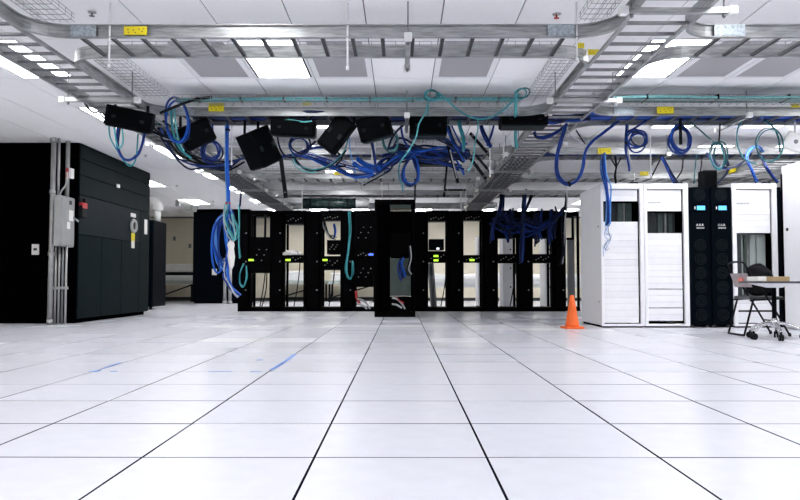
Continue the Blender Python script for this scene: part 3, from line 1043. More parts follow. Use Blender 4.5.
def bundle(pts, Y, mats, r, n, spread, lab, name='cable_bundle', cat='cable bundle', group=None, closed=False, ties=(), tie_mat='cable_black', ysp=1.0, jit=.5):
    P = [at(p[0], p[1], p[2] if len(p) > 2 else Y) for p in pts]
    base = min(P, key=lambda v: v.z)
    t = thing(name, lab, cat, base, 0, group)
    for i in range(n):
        a_ = random.random() * 6.28
        rr = spread * math.sqrt(random.random())
        off = Vector((rr * math.cos(a_), rr * math.sin(a_) * ysp, rr * math.sin(a_ + 1.3)))
        Q = [p + off + Vector([random.gauss(0, spread * jit) for _ in range(3)]) for p in P]
        obj('strand', tube(NB(), smooth_pts(Q, 5, closed), r, 5, closed), mats[i % len(mats)], t)
    for k, tm in ties:
        i = int(k)
        p = P[i].lerp(P[min(i + 1, len(P) - 1)], k - i)
        d = (P[min(i + 1, len(P) - 1)] - P[i]).normalized()
        obj('cable_tie', cyl(NB(), p - d * .012, p + d * .012, spread + r * 1.3, 8), tm, t)
    return t


def coil(px, py, rx_, ry_, Y, mats, r, n, lab, tilt=0, jx=1.2, group='coiled cables under the trays', depth=.05):
    c_ = at(px, py, Y)
    k = Y / FPX
    t = thing('cable_coil', lab, 'cable coil', c_ - Vector((0, 0, ry_ * k)), 0, group)
    for i in range(n):
        dx, dz = random.gauss(0, jx) * k, random.gauss(0, jx) * k
        sx, sz = rx_ * k * random.uniform(.86, 1.1), ry_ * k * random.uniform(.88, 1.08)
        ph = random.random()
        pts = []
        for j in range(18):
            a_ = 2 * math.pi * j / 18
            x_, z_ = sx * math.cos(a_), sz * math.sin(a_)
            ct, st = math.cos(tilt), math.sin(tilt)
            pts.append(c_ + Vector((x_ * ct - z_ * st + dx, math.sin(a_ + ph * 6) * depth + (i - n / 2) * .008, x_ * st + z_ * ct + dz)))
        obj('loop', tube(NB(), smooth_pts(pts, 2, True), r, 5, True), mats[i % len(mats)], t)
    return t


# --- cables laid in the trays
def laid(x0, x1, yc, z, mats, r, n, wid, lab, ties=0):
    t = thing('cable_bundle', lab, 'cable bundle', ((x0 + x1) / 2, yc, z), 0, 'cables lying in the trays')
    for i in range(n):
        y = yc - wid / 2 + wid * i / max(1, n - 1)
        pts = []
        m_ = 9
        for j in range(m_):
            pts.append((x0 + (x1 - x0) * j / (m_ - 1), y + random.gauss(0, wid * .05), z + r + random.random() * r * .8))
        obj('strand', tube(NB(), smooth_pts(pts, 3), r, 5), mats[i % len(mats)], t)
    for j in range(ties):
        x = x0 + (x1 - x0) * (j + .5) / ties
        bm = NB()
        bevbox(bm, x - .01, x + .01, yc - wid / 2 - r * 1.2, yc + wid / 2 + r * 1.2, z - .002, z + r * 3.2, .003)
        obj('cable_tie', bm, 'cable_black', t)
    return t


laid(-2.4, 1.25, YF[1] + .23, ZB + .027, ['navy', 'navy', 'blue', 'cable_black'], .022, 9, .36, 'dark blue cables lying in the second crosswise tray')
laid(2.1, 6.8, YF[1] + .23, ZB + .027, ['blue', 'blue_bright', 'navy', 'blue'], .022, 9, .36, 'blue cables lying in the second crosswise tray at right')
laid(-2.4, 1.25, YF[2] + .23, ZB + .027, ['blue', 'navy', 'navy'], .022, 9, .36, 'blue cables lying in the third crosswise tray')
laid(2.1, 6.8, YF[2] + .23, ZB + .027, ['navy', 'blue', 'navy'], .022, 9, .36, 'navy cables lying in the third crosswise tray at right')
laid(-2.4, 1.25, YF[4] + .23, ZB + .027, ['cable_black', 'navy'], .024, 8, .36, 'black cables lying in the fifth crosswise tray')
def laid_y(x0, x1, y0, y1, z, mats, r, n, lab):
    t = thing('cable_bundle', lab, 'cable bundle', ((x0 + x1) / 2, (y0 + y1) / 2, z), 0, 'cables lying in the trays')
    for i in range(n):
        x = x0 + (x1 - x0) * i / max(1, n - 1)
        pts = [(x + random.gauss(0, .012), y0 + (y1 - y0) * j / 11 + random.uniform(-.05, .05), z + r + random.random() * r) for j in range(12)]
        obj('strand', tube(NB(), smooth_pts(pts, 3), r, 5), mats[i % len(mats)], t)


laid_y(L1[0] + .05, L1[1] - .05, 8.5, 19.2, ZB + .027, ['cable_black', 'teal_dark', 'navy', 'cable_black', 'cable_grey'], .02, 9, 'dark cables lying in the far part of the left lengthwise tray')
laid_y(L2[0] + .06, L2[1] - .06, 11.0, 19.2, ZB + .027, ['navy', 'cable_black', 'cable_grey', 'navy'], .02, 7, 'dark cables lying in the far part of the right lengthwise tray')
laid(-2.43, 1.28, 7.76, ZK + .004, ['teal', 'teal_light', 'teal'], .011, 4, .1, 'teal cables lying in the front wire basket', 8)
laid(2.25, 6.8, 7.76, ZK + .004, ['teal_mute', 'teal_dark', 'teal_mute', 'cable_grey', 'teal_mute'], .016, 8, .17, 'teal cables lying in the wire basket at upper right', 6)


# --- hanging black enclosures
def enclosure(px, py, Y, w_, h_, d_, roll, yaw, lab, tilt=0):
    c_ = at(px, py, Y)
    t = thing('cable_enclosure', lab, 'enclosure', c_, 0, 'black enclosures hanging under the second crosswise tray')
    M = Matrix.Rotation(math.radians(yaw), 4, 'Z') @ Matrix.Rotation(math.radians(-roll), 4, 'Y') @ Matrix.Rotation(math.radians(tilt), 4, 'X')

    def loc(bm):
        bm.transform(M)
        return bm
    obj('body', loc(bevbox(NB(), -w_ / 2, w_ / 2, -d_ / 2, d_ / 2, -h_ / 2, h_ / 2, .012, 2)), 'black_box', t, local=True)
    obj('front_cover', loc(bevbox(NB(), -w_ / 2 + .02, w_ / 2 - .02, -d_ / 2 - .012, -d_ / 2, -h_ / 2 + .02, h_ / 2 - .02, .006)), 'black_box', t, local=True)
    obj('bottom_cover', loc(bevbox(NB(), -w_ / 2 + .015, w_ / 2 - .015, -d_ / 2 + .015, d_ / 2 - .015, -h_ / 2 - .012, -h_ / 2, .005)), 'box_face', t, local=True)
    for s in (-1, 1):
        obj('latch', loc(bevbox(NB(), s * w_ * .3 - .02, s * w_ * .3 + .02, -d_ / 2 - .022, -d_ / 2 - .012, -h_ * .1, h_ * .05, .004)), 'box_face', t, local=True)
    top = ZB + .02
    for s in (-1, 1):
        p_ = c_ + (M @ Vector((s * w_ * .35, 0, h_ / 2)))
        if p_.z < top - .01:
            obj('strap', box(NB(), p_.x - .015, p_.x + .015, p_.y - .003, p_.y + .003, p_.z - .04, top), 'cable_black', t)
    return t


enclosure(130, 119, 7.55, .47, .21, .20, -10, 12, 'long black enclosure hanging under the left lengthwise tray', 10)
enclosure(196, 134.0, 8.13, .36, .26, .22, 28, 18, 'tilted black enclosure hanging left of the tall blue cable bundle', 12)
enclosure(259, 148, 8.35, .27, .42, .36, 28, 38, 'largest tilted black enclosure, hanging right of the tall blue cable bundle')
enclosure(294, 128.0, 8.13, .50, .19, .25, -3, 3, 'long flat black enclosure with a teal cable on top', 8)
enclosure(337, 134.0, 8.13, .24, .42, .14, -38, -8, 'narrow steeply slanting black enclosure left of centre')
enclosure(375, 128.0, 8.13, .36, .26, .24, 14, -10, 'black enclosure hanging just left of centre, slightly tilted', 8)
enclosure(428, 127.0, 8.13, .42, .22, .24, 0, 0, 'square black enclosure with a small white label at centre')
enclosure(523, 122.0, 8.13, .52, .12, .3, 0, 0, 'flat black enclosure next to the right lengthwise tray')
enclosure(432, 161, 10.55, .48, .12, .25, 0, 0, 'flat black enclosure among blue cables under the third crosswise tray')
q = at(441, 127.5, 8.05)
obj('white_tag', bevbox(NB(), q.x - .03, q.x + .03, 8.045, 8.055, q.z - .02, q.z + .03, .002), 'paper', label='small white tag on the square black enclosure at centre', cat='tag')


# --- black slanting bars among the cables
def bar(p0, p1, Y, w_, m, lab):
    a_, b_ = at(*p0, Y), at(*p1, Y + .1)
    d = (b_ - a_).normalized()
    n_ = Vector((-d.z, 0, d.x))
    t = thing('mounting_bar', lab, 'bar', b_ if b_.z < a_.z else a_, 0, 'bars hanging among the cables')
    bm = NB()
    vs = []
    for p_ in (a_, b_):
        for s, yy in ((-1, -.012), (1, -.012), (1, .012), (-1, .012)):
            vs.append(bm.verts.new(p_ + n_ * s * w_ / 2 + Vector((0, yy, 0))))
    for f_ in ((0, 1, 2, 3), (7, 6, 5, 4), (0, 4, 5, 1), (1, 5, 6, 2), (2, 6, 7, 3), (3, 7, 4, 0)):
        bm.faces.new([vs[i] for i in f_])
    bmesh.ops.recalc_face_normals(bm, faces=bm.faces[:])
    obj('bar', bm, m, t)
    bm = NB()
    for k in (.12, .88):
        p_ = a_.lerp(b_, k)
        cyl(bm, p_ + Vector((0, -.022, 0)), p_ + Vector((0, -.012, 0)), .012, 6)
    obj('bolt', bm, 'galv_dark', t)


bar((446, 139), (458, 183), 8.6, .035, 'cable_black', 'black slanting bar crossing the blue cable bundle at centre')
bar((450, 150), (457, 178), 8.55, .012, 'cable_grey', 'thin grey bar lying on the black slanting bar')
bar((448, 153), (444, 197), 10.45, .03, 'cable_black', 'black upright bar under the flat enclosure')
bar((468, 155), (486, 179), 8.6, .04, 'cable_black', 'wide black bar slanting down to the yellow sticker')
bar((473, 152), (490, 172), 8.7, .03, 'cable_black', 'narrow black bar beside the wide slanting bar')
bar((470, 133), (490, 156), 8.55, .035, 'cable_black', 'black bar slanting under the second crosswise tray right of centre')
bar((280, 152), (286, 198), 10.45, .06, 'cable_black', 'black upright bar right of the largest enclosure')
bar((361, 184), (388, 170), 8.7, .03, 'cable_grey', 'pale bar slanting up at left of centre')
bar((363, 185.5), (389, 171.5), 8.72, .015, 'cable_black', 'thin black bar under the pale slanting bar')
bar((445, 190), (466, 190), 10.5, .03, 'cable_black', 'short black horizontal bar above the racks')
bar((415, 174), (415, 200), 12.95, .03, 'cable_black', 'short black upright bar above the front rack')

# --- hanging cables, left part
cable([(118, 127), (117, 143), (121, 156), (129, 160), (139, 153), (145, 133)], 8.0, 'blue', .014, 'blue cable looping below the long black enclosure at left')
cable([(120, 127), (118, 146), (124, 159), (132, 159), (141, 148), (144, 133)], 8.05, 'navy', .012, 'navy cable looping below the long black enclosure at left')
cable([(109, 121), (110, 137), (117, 150), (125, 162), (131, 166), (136, 158), (138, 134)], 8.02, 'teal', .008, 'teal cable hanging lowest below the long black enclosure')
cable([(122, 127), (123, 142), (119, 148), (116, 140), (114, 126)], 7.98, 'teal_light', .009, 'short teal cable loop below the long black enclosure')
cable([(84, 102), (89, 109), (95, 113), (100, 111), (107, 118)], 7.8, 'cable_black', .012, 'black cable curling left of the long black enclosure')
cable([(90, 101), (97, 107), (101, 115), (108, 121)], 7.85, 'navy', .01, 'navy cable running into the long black enclosure')
coil(178, 121, 10, 24, 7.85, ['blue', 'blue_bright'], .012, 2, 'tall oval blue cable loop hanging over the second crosswise tray at left', .12)
cable([(171, 108), (172, 122), (175, 138), (181, 150), (191, 158)], 7.9, 'teal', .014, 'teal cable inside the tall oval blue loop')
cable([(174, 106), (176, 126), (179, 142), (184, 151)], 7.88, 'teal_light', .009, 'pale teal cable inside the tall oval blue loop')
cable([(160, 113), (172, 108), (185, 103), (197, 99), (212, 97)], 7.7, 'cable_black', .016, 'black cable slanting over the second crosswise tray at left')
bundle([(150, 122), (160, 128), (170, 133), (184, 136)], 8.4, ['cable_black', 'navy', 'cable_grey'], .009, 7, .06, 'dark cable tangle between the two left enclosures')
bundle([(160, 126, 8.6), (178, 152), (192, 158), (208, 163), (225, 166), (240, 161)], 9.0, ['cable_black', 'navy', 'cable_black', 'blue'], .012, 7, .06, 'dark cable tangle lying along the left lengthwise tray')
coil(212, 151, 9.5, 10, 8.5, ['blue', 'navy', 'blue'], .012, 4, 'round dark blue cable coil left of the tall blue bundle')
cable([(212, 121, 8.35), (213, 132), (214, 143)], 8.5, 'blue', .011, 'blue cable holding the round dark blue coil')
cable([(196, 166), (212, 166), (230, 163), (244, 158), (262, 156)], 8.6, 'blue', .011, 'blue cable passing behind the tall blue bundle')
bundle([(231, 112), (228, 120), (227, 140), (227, 170), (228, 195), (228, 216)], 8.45, ['blue_bright', 'blue_light', 'blue_bright', 'blue'], .011, 7, .018,
       'tall straight blue cable bundle hanging at left of centre', ties=((4.4, 'red'), (1.5, 'navy')), jit=.15)
bundle([(226, 214), (218, 222), (215, 240), (217, 258), (223, 268), (228, 255), (229, 235), (229, 218)], 8.42, ['blue_bright', 'blue', 'blue_bright', 'blue_light'], .012, 12, .05,
       'thick skein of blue cable at the foot of the tall bundle', name='cable_skein', closed=True, jit=.25)
bundle([(225, 262), (225, 276), (229, 287), (234, 293), (238, 297)], 8.4, ['blue_bright', 'blue', 'blue_light', 'cable_grey'], .012, 7, .035,
       'blue cable tails trailing below the blue skein', jit=.3)
bundle([(227, 205), (225, 220), (229, 233), (234, 240), (235, 230), (231, 215)], 8.36, ['teal', 'teal_light', 'cable_grey'], .007, 6, .03,
       'small teal cable skein beside the blue skein', name='cable_skein', jit=.3)
q = at(231.5, 254, 8.36)
bm = NB()
lathe(bm, [(.012, -.16), (.035, -.13), (.042, -.03), (.036, .05), (.04, .11), (.015, .15)], q, 9)
for v in bm.verts:
    v.co += Vector((random.gauss(0, .006), random.gauss(0, .006), random.gauss(0, .008)))
obj('plastic_bag', bm, 'paper', label='crumpled white plastic bag tied beside the blue skein', cat='bag')
bundle([(239, 205), (239.5, 225), (239, 245), (240, 258)], 15.21, ['teal_light', 'teal'], .012, 4, .03, 'teal cables hanging at the left end of the rack row', jit=.2)
bundle([(246, 266), (246, 278), (243, 287), (239, 283), (240, 272), (244, 264)], 15.21, ['teal', 'teal_light'], .012, 3, .025, 'teal cable loop low at the left end of the rack row', jit=.25)
cable([(240, 206), (241, 188), (240, 170)], 14.5, 'navy', .02, 'navy cable rising above the left end of the rack row')

# --- centre tangle
coil(301, 146, 9, 9, 8.5, ['blue', 'navy'], .011, 3, 'dark blue cable coil under the long flat enclosure')
cable([(277, 134), (280, 148), (286, 156), (296, 157), (306, 150), (316, 141)], 8.5, 'navy', .013, 'navy cable sagging under the long flat enclosure')
cable([(274, 158), (285, 156), (296, 154), (308, 149), (320, 147), (330, 148)], 8.55, 'blue', .018, 'thick blue cable running right from the largest enclosure')
cable([(292, 152), (296, 163), (306, 168), (318, 169), (333, 163), (345, 149), (350, 128)], 8.5, 'teal', .008, 'teal cable sagging between the flat and the slanting enclosures')
cable([(293, 156), (301, 166), (312, 171), (325, 168), (338, 160), (346, 150)], 8.52, 'cable_black', .013, 'black cable sagging between the flat and the slanting enclosures')
cable([(292, 160), (298, 168), (308, 172), (316, 172)], 8.5, 'teal_light', .007, 'short pale teal cable end below the dark blue coil')
bundle([(298, 154), (312, 158), (325, 164), (337, 169), (352, 176), (368, 176), (382, 168), (394, 158), (405, 152)], 8.6, ['blue_bright', 'blue', 'blue'], .012, 4, .025,
       'blue cables sagging across the middle towards the centre tangle', jit=.25)
bundle([(300, 152), (318, 158), (338, 163), (355, 168), (372, 170), (388, 168)], 8.65, ['blue_bright', 'cable_grey', 'blue'], .009, 4, .03,
       'paler blue cables above the sagging blue cables', jit=.3)
bundle([(355, 161), (362, 166), (370, 169), (378, 171)], 8.6, ['blue_bright'], .02, 6, .04, 'short thick bright blue cable fan left of the white rod', jit=.2)
bundle([(375, 172), (388, 164), (402, 156), (418, 152), (436, 151), (452, 152), (466, 153)], 8.7, ['blue', 'navy', 'blue_bright', 'navy'], .014, 14, .09,
       'thick tangled blue cable bundle at centre under the trays', jit=.35)
bundle([(385, 155), (396, 150), (410, 150), (425, 155), (445, 160), (464, 160)], 8.8, ['navy', 'blue', 'navy'], .014, 9, .09,
       'navy cable bundle behind the tangled bundle at centre', jit=.35)
bundle([(412, 157), (405, 166), (403, 176), (406, 183), (411, 185), (416, 182), (418, 174), (416, 165)], 8.6, ['blue', 'navy', 'blue_bright'], .013, 5, .018,
       'pear shaped blue cable loop hanging at centre', closed=True, jit=.2)
cable([(402, 158), (399, 167), (399, 176), (402, 184), (403, 191)], 8.65, 'teal', .01, 'teal cable hanging beside the pear shaped blue loop')
coil(391, 141, 8, 11, 8.5, ['teal', 'teal_dark'], .009, 2, 'teal cable coil left of the square black enclosure', .2)
cable([(388, 150), (391, 140), (397, 131), (405, 124), (412, 120)], 8.45, 'navy', .014, 'navy cable arching left of the square black enclosure')
cable([(401, 122), (402, 134), (406, 144), (413, 152), (420, 155)], 8.5, 'blue', .014, 'blue cable dropping left of the square black enclosure')
bundle([(369, 113), (371, 125), (372, 140), (375, 158), (376, 172)], 8.4, ['navy', 'blue', 'navy'], .011, 3, .014, 'navy cables hanging straight beside the white rods at centre', jit=.2)
cable([(428, 103), (425, 113), (419, 124), (416, 137), (409, 150), (400, 162)], 7.9, 'teal_light', .009, 'pale teal cable crossing the square black enclosure')
coil(431, 95, 7, 5, 7.6, ['teal', 'teal_dark'], .009, 3, 'teal cable coil resting on the front wire basket at centre')
cable([(437, 92), (446, 99), (457, 109), (468, 116), (480, 119), (492, 117), (503, 110), (512, 102), (520, 94)], 7.62, 'teal', .009, 'teal cable swooping down in front of the second crosswise tray')
coil(521, 93, 6, 4, 7.6, ['teal', 'teal_dark'], .008, 2, 'small teal cable coil on the wire basket right of centre')
cable([(428, 98), (428, 106), (427.5, 116)], 7.62, 'teal', .008, 'short teal cable dropping over the tray edge at centre')
bundle([(458, 114), (460, 126), (463, 138), (464, 150)], 8.4, ['teal', 'teal_dark', 'teal'], .011, 4, .02, 'teal cable strand hanging right of the square black enclosure', jit=.2)
cable([(477, 113), (478, 128), (475, 143), (473, 160), (468, 172)], 8.3, 'teal_light', .009, 'pale teal cable hanging between the black bars')
bundle([(515, 92, 7.6), (515, 110, 7.75), (515.5, 125, 8.3), (515, 138, 8.4), (516, 148, 8.45)], 8.3, ['teal', 'teal_light'], .009, 5, .02, 'straight teal cable strand beside the flat black enclosure', jit=.12)
bundle([(447, 119), (451, 131), (456, 143), (463, 153), (467, 160)], 8.5, ['blue', 'blue_bright', 'navy'], .011, 4, .03, 'blue cables slanting right of the square black enclosure', jit=.25)
bundle([(433, 136), (446, 141), (456, 148), (463, 158)], 8.5, ['navy', 'cable_black', 'blue'], .011, 4, .03, 'dark cables slanting under the square black enclosure', jit=.25)
bundle([(478, 118), (481, 130), (486, 140), (490, 148)], 8.45, ['blue', 'navy'], .013, 3, .02, 'blue cables hanging right of centre, left branch', jit=.2)
bundle([(494, 119), (492, 131), (488, 142), (486, 147)], 8.45, ['blue', 'navy'], .012, 2, .015, 'blue cables hanging right of centre, right branch', jit=.2)
cable([(456, 160), (461, 168), (464, 175)], 8.8, 'blue_bright', .012, 'short bright blue cable end under the centre tangle')
cable([(337, 152), (342, 158), (336, 166), (346, 166)], 8.6, 'cable_black', .012, 'short black cable bent below the slanting enclosure')
cable([(281, 121), (290, 120), (303, 122), (312, 121)], 8.0, 'teal_light', .012, 'pale teal cable lying along the long flat enclosure')
cable([(349, 121, 8.3), (350, 150), (354, 166), (356, 181)], 8.9, 'blue_light', .007, 'thin pale blue cable hanging left of centre')
for k, (px, py0, py1) in enumerate(((327, 160, 185), (333, 158, 178), (447, 118, 140))):
    cable([(px, py0), (px + 4, (py0 + py1) / 2), (px + 9, py1)], 8.6, 'cable_grey', .006,
          ['thin grey cable slanting below the narrow enclosure, longer one', 'thin grey cable slanting below the narrow enclosure, shorter one', 'thin grey cable right of the square black enclosure'][k])

# --- right part
bundle([(534, 133), (536, 138), (545, 138), (556, 133), (566, 126)], 8.5, ['blue', 'navy', 'blue'], .014, 4, .025, 'blue cables curling under the right lengthwise tray', jit=.25)
bundle([(548, 121), (560, 120), (575, 119), (590, 118)], 8.2, ['blue', 'navy'], .02, 6, .07, 'dark blue cables crossing the right lengthwise tray', jit=.25)
bundle([(566, 124), (561, 140), (557, 157), (557, 172), (561, 181), (569, 184), (578, 179), (583, 167), (585, 153), (592, 142), (605, 131), (618, 122)], 8.4,
       ['blue', 'navy', 'blue_bright'], .011, 4, .018, 'large U shaped blue cable loop left of the white racks', ties=((5, 'cable_black'),), jit=.2)
cable([(576, 130), (581, 138), (585, 144)], 8.5, 'cable_black', .008, 'thin black cable joining the large blue loop')
cable([(566, 122, 8.4), (570, 135), (580, 141), (586, 144)], 8.5, 'cable_grey', .007, 'thin grey cable joining the large blue loop')
coil(636, 138, 10, 9, 8.35, ['blue', 'navy', 'blue'], .011, 4, 'blue cable coil with a hanging tail above the first white rack', .2, 1.8)
bundle([(628, 122), (627, 136), (627, 150), (629, 160), (631, 170)], 8.4, ['blue', 'cable_black', 'cable_grey'], .01, 4, .018, 'cable tail hanging below the blue coil', jit=.2, ties=((1.5, 'cable_black'),))
bundle([(648, 119), (640, 125), (633, 129), (629, 132)], 8.35, ['navy', 'blue'], .011, 3, .015, 'navy cables feeding the blue coil above the first white rack', jit=.2)
coil(681, 140, 10, 14, 8.35, ['blue', 'blue', 'navy', 'blue_bright'], .014, 6, 'large thick blue cable coil above the second white rack', 0, .9)
q0, q1 = at(679.5, 116, 8.28), at(679.5, 145, 8.28)
obj('strap', bevbox(NB(), q0.x - .018, q0.x + .018, 8.25, 8.27, q1.z, q0.z, .004), 'cable_black', label='black strap holding the large thick blue coil', cat='strap')
coil(719, 155, 9, 14, 8.35, ['teal_dark', 'teal', 'cable_grey'], .009, 5, 'teal cable coil above the black cabinets', 0, 1.2)
cable([(690, 122), (700, 130), (711, 140)], 8.35, 'teal_dark', .009, 'thin teal cable slanting to the teal coil')
cable([(720, 124), (719.5, 134), (719, 142)], 8.35, 'cable_black', .009, 'black cord holding the teal coil')
cable([(744, 118), (738, 128), (737, 140), (739, 150), (745, 159), (756, 164)], 8.35, 'teal', .009, 'long teal cable hanging right of the teal coil')
coil(770, 144, 11, 18, 8.3, ['teal_dark', 'teal'], .007, 2, 'wide thin teal cable ring at far right')
cable([(764, 120), (774, 128), (779, 140), (780, 152)], 8.3, 'teal_dark', .012, 'dark teal cable along the wide thin ring')
bundle([(764, 153, 10.45), (757, 146, 10.1), (750, 150, 9.7), (747, 158, 9.5), (751, 168), (757, 182)], 9.3, ['blue_bright', 'blue', 'blue_light'], .011, 4, .018, 'bright blue cables dropping behind the third white rack', jit=.2)
bundle([(706, 153, 10.45), (712, 158, 9.8), (718, 166), (730, 168), (742, 163, 9.8), (752, 153, 10.45)], 9.0, ['blue', 'navy'], .01, 3, .015, 'blue cables sagging below the teal coil', jit=.2)
bundle([(758, 153, 10.45), (762, 157, 9.9), (766, 166), (772, 175), (778, 183)], 9.4, ['navy', 'blue'], .012, 3, .015, 'navy cables slanting down at the right end of the third rack', jit=.2)
bundle([(662, 156), (666, 164), (671, 174), (677, 184)], 10.2, ['navy', 'blue', 'navy'], .014, 4, .025, 'navy cables dropping into the second white rack', jit=.2)
cable([(661, 158), (656, 168), (651, 178)], 10.2, 'cable_black', .01, 'black cable slanting left above the second white rack')
cable([(683, 158), (682, 170), (677, 178)], 10.2, 'cable_black', .01, 'black cable slanting right above the second white rack')
bundle([(615, 156), (616, 166), (615, 175), (616, 183)], 10.3, ['cable_black'], .012, 3, .018, 'black cables dropping behind the first white rack', jit=.2)
cable([(610, 157), (613, 162), (616, 167)], 10.3, 'cable_black', .01, 'short black cable branch above the first white rack, left')
cable([(621, 157), (619, 162), (616, 167)], 10.3, 'cable_black', .01, 'short black cable branch above the first white rack, right')
bundle([(603, 155, 10.2), (603, 166, 10.0), (605, 178, 9.85), (607, 190, 9.8), (608, 205, 9.8), (608, 225, 9.8)], 9.8, ['blue_bright', 'blue_light', 'blue'], .011, 7, .03,
       'bright blue cables hanging down the front of the first white rack', jit=.25)
bundle([(608, 222), (605, 232), (609, 238), (604, 246), (606, 252)], 9.8, ['blue_light', 'cable_grey', 'blue'], .004, 5, .04, 'loose thin blue wire ends on the first white rack', jit=.4)
bundle([(727, 160), (728, 170), (723, 178), (717, 184)], 9.95, ['cable_black', 'navy'], .012, 3, .018, 'black cables twisting down onto the black cabinets', jit=.2)
cable([(697, 152, 10.45), (695, 170), (694, 184)], 10.1, 'teal_dark', .009, 'dark teal cable hanging left of the small black box')
cable([(702, 152, 10.45), (701, 168), (698, 182)], 10.1, 'cable_black', .009, 'black cable hanging left of the small black box')
cable([(634, 172), (634.5, 178), (634, 183)], 10.0, 'cable_grey', .008, 'short grey cable entering the first white rack')

# white square plate hanging at far right
q = at(794, 142, 8.3)
t = thing('white_strobe', 'white square fixture tilted at the far right edge', 'fixture', q)
M = Matrix.Rotation(math.radians(20), 4, 'Y')
obj('plate', bevbox(NB(), -.1, .1, -.02, .02, -.1, .1, .008).__class__ and (lambda b_: (b_.transform(M), b_)[1])(bevbox(NB(), -.1, .1, -.02, .02, -.1, .1, .008)), 'white_plastic', t, local=True)
bm = NB()
lathe(bm, [(.028, -.012), (.02, .012)], (0, 0, 0), 10)
bm.transform(Matrix.Translation((.01, -.03, 0)) @ Matrix.Rotation(math.pi / 2, 4, 'X'))
obj('sensor', bm, 'equip_grey', t, local=True)
bm = NB()
bevbox(bm, -.05, .05, -.024, -.02, -.05, .05, .002)
bm.transform(M)
obj('inner_frame', bm, 'frame_white', t, local=True)
obj('stem', cyl(NB(), (q.x + .02, q.y + .01, q.z + .08), (q.x + .02, q.y + .01, ZB + .02), .012, 8), 'white_plastic', t)

# --- rack row cables
bundle([(525, 192, 15.4), (524, 205), (523, 222), (522, 240), (521, 262)], 15.1, ['navy', 'blue', 'navy'], .022, 10, .05, 'thick navy cable bundle dropping between the right end racks', jit=.2)
bundle([(503, 192, 15.4), (500, 212), (494, 222), (492, 240)], 15.1, ['navy', 'blue', 'navy'], .018, 8, .06, 'navy cable bundle draped over the left of the right racks', jit=.25)
bundle([(497, 218), (510, 228), (520, 224), (535, 230), (548, 224), (560, 214)], 15.12, ['navy', 'blue', 'navy', 'navy'], .018, 14, .12, 'curtain of navy patch cables across the two right racks', jit=.4, ysp=.25)
for px, lab in ((508, 'navy cables hanging left of the thick navy bundle on the right racks'), (539, 'navy cables hanging right of the thick navy bundle on the right racks'), (551, 'navy cables hanging at the right end of the navy curtain')):
    bundle([(px, 211), (px + 1, 222), (px - 1, 232), (px, 242)], 15.15, ['navy', 'blue', 'navy'], .018, 7, .10, lab, jit=.15, ysp=.3)
bundle([(566, 192, 15.4), (565, 205), (563, 225), (563, 250), (561, 265)], 15.0, ['navy', 'cable_grey', 'cable_black'], .014, 4, .04, 'dark cables hanging beside the traffic cone rack', jit=.25)
bundle([(533, 192, 15.4), (527, 208), (525, 215)], 15.1, ['cable_black', 'navy'], .018, 4, .03, 'black cables entering the thick navy bundle', jit=.3)
bundle([(349, 212), (349.5, 230), (348, 250), (346, 270), (349, 279), (352, 274), (352, 262)], 15.22, ['teal', 'teal_dark', 'teal_light'], .014, 4, .03, 'teal cables looping down the filled black rack', jit=.2)
cable([(356, 291), (357, 298), (360, 304)], 15.05, 'red', .03, 'red cable plug at the foot of the filled black rack')
cable([(357, 299), (362, 300), (367, 304), (370, 309)], 15.02, 'cable_grey', .02, 'upper grey power cable at the foot of the filled black rack')
cable([(357, 304), (362, 305), (367, 309)], 15.02, 'cable_grey', .02, 'lower grey power cable at the foot of the filled black rack')
cable([(392, 298), (397, 299), (402, 304), (405, 309)], FY - .05, 'cable_grey', .017, 'upper grey power cable on the front black rack')
cable([(392, 304), (397, 305), (402, 308)], FY - .05, 'cable_grey', .017, 'lower grey power cable on the front black rack')
cable([(397, 298), (400, 301), (404, 303)], FY - .06, 'red', .012, 'red power cable on the front black rack')
bundle([(402, 259), (400, 266), (402, 272), (404, 278)], FY - .03, ['blue', 'blue_bright', 'navy'], .012, 6, .05, 'blue cable bunch hanging in the front black rack', jit=.3)
bundle([(409, 246), (410, 258), (408, 270), (410, 275)], FY - .03, ['cable_black', 'cable_grey'], .01, 3, .03, 'black cables hanging at the right of the front black rack', jit=.3)
for k, (px, lab) in enumerate(((264, 'thin black cable in the lower opening of the leftmost rack'), (298, 'thin black cable in the lower opening of the second rack'),
                               (333, 'thin black cable in the third rack'), (514, 'thin black cable in the second rack from the right end'), (445, 'thin black cable in the slanting pole rack'))):
    cable([(px + 2, 262), (px + 1, 275), (px - 1, 290), (px - 4, 306)], RY + .3, 'cable_black', .013, lab)
cable([(265.5, 214), (265, 237)], RY + .3, 'cable_black', .025, 'black upright cable in the top opening of the leftmost rack')
cable([(267, 270), (266, 290), (262, 306)], RY + .35, 'cable_black', .014, 'second thin black cable in the leftmost rack')
bundle([(324, 221), (326, 228), (330, 236), (336, 238)], RY + .2, ['cable_black', 'cable_grey', 'teal_dark'], .01, 5, .05, 'tangled cables in the top opening of the third rack', jit=.4)
bundle([(334, 224), (335, 231), (334, 238)], RY + .15, ['blue', 'blue_bright'], .014, 3, .02, 'short blue cables in the top opening of the third rack', jit=.3)
